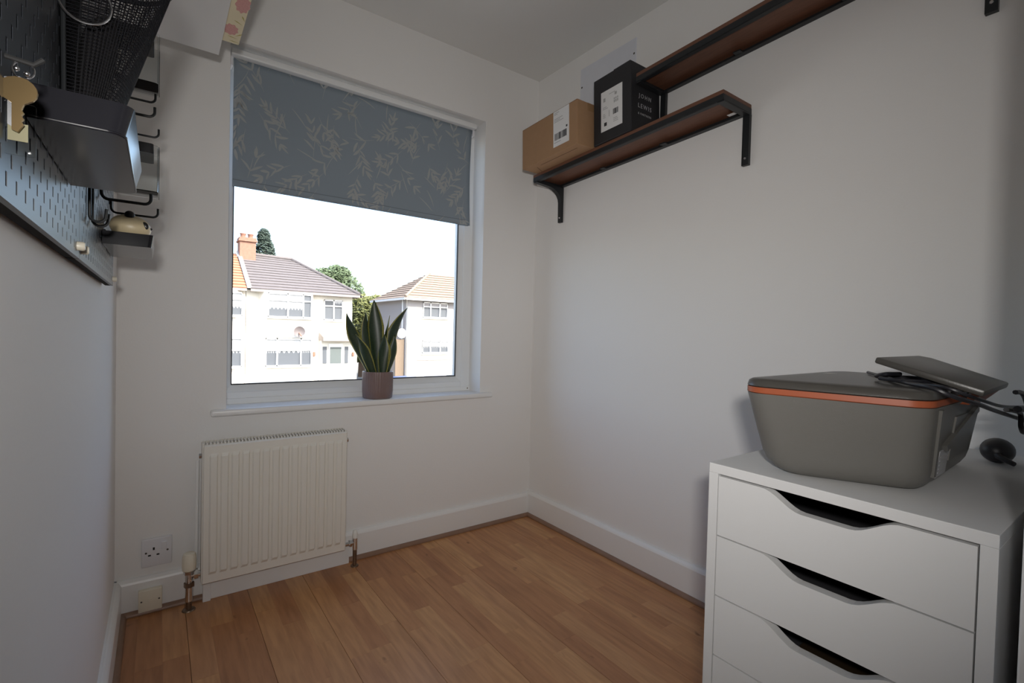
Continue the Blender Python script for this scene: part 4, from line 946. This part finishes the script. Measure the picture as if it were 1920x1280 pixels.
stepped_roof(h1, 'roof', (7.72, D - 0.35, EV), (7.72, D + 8.35, EV), (4.98, D + 4, 4.86), (5.0, D + 4.02, 4.86), TILEG, 13)
stepped_roof(h1, 'roof', (7.72, D + 8.35, EV), (2.2, D + 8.35, EV), (4.98, D + 4, 4.86), (2.2, D + 4, 4.93), TILEG, 4)
obj('hip_tiles', MB().tube([(7.72, D - 0.35, EV + 0.1), (4.98, D + 4, 4.95)], 0.09, 8), TILEG, h1, smooth=True)
obj('ridge_tiles', MB().tube([(2.2, D + 4, 5.02), (4.98, D + 4, 4.95)], 0.10, 8), TILEG, h1, smooth=True)
obj('party_flashing', MB().poly([(2.05, D - 0.36, EV + 0.05), (2.24, D - 0.36, EV + 0.05), (2.24, D + 4, 5.05), (2.05, D + 4, 5.05)], (0, -0.03, 0.08)), mat('mortar_grey', (0.55, 0.53, 0.50), 0.9), h1)
obj('gutter', MB().box((2.2, D - 0.46, EV - 0.10), (7.80, D - 0.34, EV + 0.02)), SOFF, h1)
obj('gutter', MB().box((7.72, D - 0.46, EV - 0.10), (7.84, D + 8.4, EV + 0.02)), SOFF, h1)
# two-storey bay
obj('bay', MB().poly([(2.62, D, GZ), (2.90, D - 0.7, GZ), (5.05, D - 0.7, GZ), (5.33, D, GZ)], (0, 0, EV - GZ - 0.02)), REND, h1)
hwin(h1, 2.95, 5.03, 1.33, 2.58, D - 0.72, (0.44, 0.80), (0.30,), net=0.42, dark=(2,))
hwin(h1, 2.86, 5.06, -1.18, 0.26, D - 0.72, (0.24, 0.76), (0.42,), net=0.55)
obj('sill_band', MB().box((2.80, D - 0.80, 0.30), (5.14, D - 0.70, 0.36)), PVC, h1)
hwin(h1, 5.86, 6.86, 1.27, 2.40, D - 0.02, (0.52,), (0.30,), net=0.9, dark=(0,))
# porch canopy, door and side lights
obj('porch_canopy', MB().poly([(5.62, D - 0.02, 0.60), (5.62, D - 0.9, 0.34), (5.62, D - 0.9, 0.14), (5.62, D - 0.02, 0.14)], (2.05, 0, 0)), SOFF, h1)
po_ = obj('porch', MB().box((5.66, D - 0.42, GZ), (7.60, D - 0.02, 0.14)), REND, h1)
dr_ = obj('front_door', MB().box((6.02, D - 0.48, -2.5), (6.78, D - 0.42, -0.02)), PVC, h1)
obj('pane', MB().box((6.10, D - 0.50, -1.10), (6.70, D - 0.47, -0.20)), mat('door_glass_green', (0.115, 0.135, 0.135), 0.2), dr_)
for (a, b_) in ((5.72, 5.93), (6.91, 7.10)): obj('side_light', MB().box((a, D - 0.46, -1.10), (b_, D - 0.41, -0.18)), PANE, h1)
for xx in (5.36, 7.36): obj('wall_lamp', MB().box((xx - 0.06, D - 0.58 if xx > 6 else D - 0.14, -0.72), (xx + 0.06, D - 0.42 if xx > 6 else D, -0.48), 0.03), BRICK, h1)
ds = obj('satellite_dish', MB().lathe((4.40, D - 0.98, 0.62), [(0.001, 0.10), (0.16, 0.075), (0.27, 0.0), (0.28, -0.005), (0.17, 0.06), (0.001, 0.085)], 24, 'Y'), mat('dish_grey', (0.15, 0.13, 0.13), 0.5), h1, smooth=True)
obj('dish_arm', MB().tube([(4.40, D - 0.72, 0.45), (4.40, D - 0.90, 0.55), (4.42, D - 1.30, 0.40)], 0.03, 6), BRICK, ds)
# chimney stack on the ridge
ch = obj('chimney', MB().box((2.12, D + 3.2, 4.2), (2.92, D + 4.2, 5.72)), BRICK, h1)
obj('chimney_crown', MB().box((2.06, D + 3.12, 5.60), (2.99, D + 4.28, 5.70)).box((2.09, D + 3.16, 5.70), (2.95, D + 4.24, 5.82)), BRICK, ch)
for xx in (2.32, 2.70): obj('chimney_pot', MB().lathe((xx, D + 3.6, 5.80), [(0.15, 0), (0.13, 0.06), (0.13, 0.20), (0.16, 0.24), (0.16, 0.28)], 14), BRICK, ch, smooth=40)

h0 = thing('house', 'neighbouring house half with bright orange roof at the left edge of the window', 'house', (-0.5, D + 4, GZ))
obj('wall', MB().box((-4.0, D, GZ), (2.03, D + 8, EV)), REND, h0)
stepped_roof(h0, 'roof', (-4.0, D - 0.35, EV), (2.03, D - 0.35, EV), (-4.0, D + 4, 4.93), (2.03, D + 4, 4.93), TILEO, 13)
stepped_roof(h0, 'roof', (2.03, D + 8.35, EV), (-4.0, D + 8.35, EV), (2.03, D + 4, 4.93), (-4.0, D + 4, 4.93), TILEO, 4)
obj('gutter', MB().box((-4.0, D - 0.46, EV - 0.10), (2.03, D - 0.34, EV + 0.02)), SOFF, h0)
obj('bay', MB().poly([(-0.9, D, GZ), (-0.6, D - 0.7, GZ), (1.5, D - 0.7, GZ), (1.8, D, GZ)], (0, 0, EV - GZ - 0.02)), REND, h0)
hwin(h0, -0.55, 1.80, 1.33, 2.50, D - 0.72, (0.3, 0.7), (0.30,), net=0.42)
hwin(h0, -0.55, 1.80, -1.18, 0.26, D - 0.72, (0.3, 0.7), (0.42,), net=0.55)

h2 = thing('house', 'white rendered house with terracotta hipped roof, right side of the view', 'house', (14.5, D + 2.5, GZ))
E2 = 2.76
obj('wall', MB().box((10.82, D, GZ), (18.5, D + 5.2, E2)), REND, h2)
obj('side_wall', MB().box((10.78, D + 0.25, GZ), (10.83, D + 5.2, E2)), GREYR, h2)  # shade of this side is put into its grey colour
obj('front_band', MB().box((10.79, D - 0.03, 2.28), (18.5, D + 0.02, E2)), GREYR, h2)
stepped_roof(h2, 'roof', (10.5, D - 0.35, E2), (18.8, D - 0.35, E2), (13.5, D + 2.6, 4.68), (16.0, D + 2.6, 4.68), TILEP, 11)
stepped_roof(h2, 'roof', (10.5, D + 5.5, E2), (10.5, D - 0.35, E2), (13.5, D + 2.62, 4.68), (13.5, D + 2.6, 4.68), TILEP, 11)
stepped_roof(h2, 'roof', (18.8, D + 5.5, E2), (10.5, D + 5.5, E2), (16.0, D + 2.6, 4.68), (13.5, D + 2.6, 4.68), TILEP, 4)
obj('hip_tiles', MB().tube([(10.5, D - 0.35, E2 + 0.1), (13.5, D + 2.6, 4.76)], 0.09, 8), TILEP, h2, smooth=True)
obj('gutter', MB().box((10.45, D - 0.46, E2 - 0.10), (18.8, D - 0.34, E2 + 0.03)), PVC, h2)
obj('gutter', MB().box((10.39, D - 0.46, E2 - 0.10), (10.5, D + 5.5, E2 + 0.03)), PVC, h2)
hwin(h2, 11.82, 13.52, 1.63, 2.60, D - 0.03, (0.30, 0.68), (0.30,), net=0.88)
hwin(h2, 11.82, 13.62, -0.60, 0.20, D - 0.03, (0.30, 0.68), (0.42,), net=0.55)
obj('sill_band', MB().box((11.5, D - 0.05, -1.05), (13.9, D, -0.99)), SOFF, h2)
obj('drain_pipe', MB().tube([(10.74, D + 0.6, E2), (10.74, D + 0.6, GZ)], 0.05, 8), PVC, h2)
obj('satellite_dish', MB().lathe((10.55, D + 0.2, 0.62), [(0.001, 0.08), (0.2, 0.06), (0.30, 0.0), (0.18, 0.05), (0.001, 0.07)], 20, 'Y'), mat('dish_white', (0.75, 0.75, 0.75), 0.5), h2, smooth=True)
obj('timber_fence', MB().box((10.2, D + 0.3, GZ), (10.75, D + 0.36, 0.25)), mat('weathered_timber', (0.24, 0.18, 0.13), 0.9, noise=0.5, scale=8, stretch=(12, 1, 1)), h2)

# trees beyond the houses
def foliage_mb(blobs, n, leaf_s, rs):
    m = MB(); r_ = random.Random(rs)
    for k in range(n):
        c, rad, sc = r_.choice(blobs); d = Vector((r_.gauss(0, 1), r_.gauss(0, 1), r_.gauss(0, 1))).normalized() * rad * (0.55 + 0.5 * r_.random() ** 0.5)
        p = Vector(c) + Vector((d.x * sc[0], d.y * sc[1], d.z * sc[2]))
        a = Vector((r_.gauss(0, 1), r_.gauss(0, 1), r_.gauss(0, 0.6))).normalized(); b_ = a.orthogonal().normalized(); s_ = leaf_s * r_.uniform(0.6, 1.3)
        m.face([p - a * s_, p + b_ * s_ * 0.5, p + a * s_, p - b_ * s_ * 0.5])
    return m
def tree(name, label, base, trunk_top, blobs, n, ls_, m, rs):
    t_ = thing(name, label, 'tree', base)
    obj('trunk', MB().tube([base, trunk_top], [0.28, 0.10], 8), mat('bark', (0.10, 0.07, 0.05), 0.95), t_, smooth=True)
    o = obj('foliage', foliage_mb(blobs, n, ls_, rs), m, t_); o['kind'] = 'stuff'
GRD = mat('dark_conifer_leaf', (0.045, 0.070, 0.055), 0.7, noise=0.3, scale=4)
GRM = mat('broad_leaf', (0.105, 0.150, 0.075), 0.7, noise=0.4, scale=2)
GRL = mat('yellow_green_leaf', (0.150, 0.165, 0.050), 0.7, noise=0.4, scale=2)
tree('conifer', 'dark narrow conifer rising behind the chimney', (5.05, 40, GZ), (5.05, 40, 7.6), [((5.05, 40, 5.2), 1.0, (0.75, 0.75, 1.3)), ((5.1, 40, 6.5), 0.9, (0.75, 0.75, 1.2)), ((5.0, 40, 7.6), 0.6, (0.7, 0.7, 1.2))], 3500, 0.16, GRD, 1)
tree('broadleaf_tree', 'mid green leafy tree behind the grey roofed house', (9.4, 37.4, GZ), (9.4, 37.4, 4.0), [((8.9, 37.4, 4.5), 1.15, (1, 1, 0.8)), ((9.9, 37.4, 4.9), 1.0, (1, 1, 0.85)), ((10.4, 37.4, 3.6), 1.5, (1, 1, 1)), ((9.2, 37.4, 3.2), 1.6, (1, 1, 1)), ((10.8, 37.4, 2.0), 1.5, (1, 1, 1.2))], 7000, 0.17, GRM, 2)
tree('broadleaf_tree', 'yellow green bushy tree in the gap between the two houses', (10.6, 33.5, GZ), (10.6, 33.5, 2.2), [((10.6, 33.5, 2.3), 0.95, (0.9, 1, 1.1)), ((10.5, 33.5, 0.9), 1.0, (0.9, 1, 1.1)), ((11.6, 33.5, 2.6), 0.8, (1, 1, 0.9)), ((10.2, 33.5, -0.6), 1.0, (1, 1, 1))], 6000, 0.13, GRL, 3)

# parked cars, only their roofs reach above the window frame
def car(label, cx, cy, m):
    t_ = thing('parked_car', label, 'car', (cx, cy, GZ)); L, w_ = 4.0, 1.7
    prof = [(-2.0, 0.30), (-2.0, 0.75), (-1.75, 0.92), (-0.95, 1.00), (-0.35, 1.42), (0.95, 1.46), (1.65, 1.02), (1.98, 0.92), (2.0, 0.30)]
    bd = obj('body', MB().poly([(cx + a, cy - w_ / 2, GZ + b_) for a, b_ in prof], (0, w_, 0)), m, t_)
    for s_ in (-1, 1):
        obj('side_window', MB().poly([(cx - 0.75, cy + s_ * w_ / 2, GZ + 1.03), (cx - 0.30, cy + s_ * w_ / 2, GZ + 1.36), (cx + 0.88, cy + s_ * w_ / 2, GZ + 1.38), (cx + 1.38, cy + s_ * w_ / 2, GZ + 1.05)], (0, s_ * 0.01, 0)), PANE, t_)
    for dx in (-1.25, 1.25):
        for s_ in (-1, 1): obj('wheel', MB().cyl((cx + dx, cy + s_ * 0.70, GZ + 0.32), (cx + dx, cy + s_ * 0.88, GZ + 0.32), 0.32, 18), CABLE, t_, smooth=30)
car('silver car parked by the cream house, lower left of the view', 2.2, 20.0, mat('car_silver', (0.45, 0.5, 0.5), 0.3, metal=0.3))
car('blue car parked between the houses beside the plant pot', 7.0, 18.2, mat('car_blue', (0.05, 0.09, 0.22), 0.3))
car('pale grey car parked before the white house, lower right of the view', 10.4, 20.4, mat('car_grey', (0.5, 0.5, 0.5), 0.3, metal=0.2))
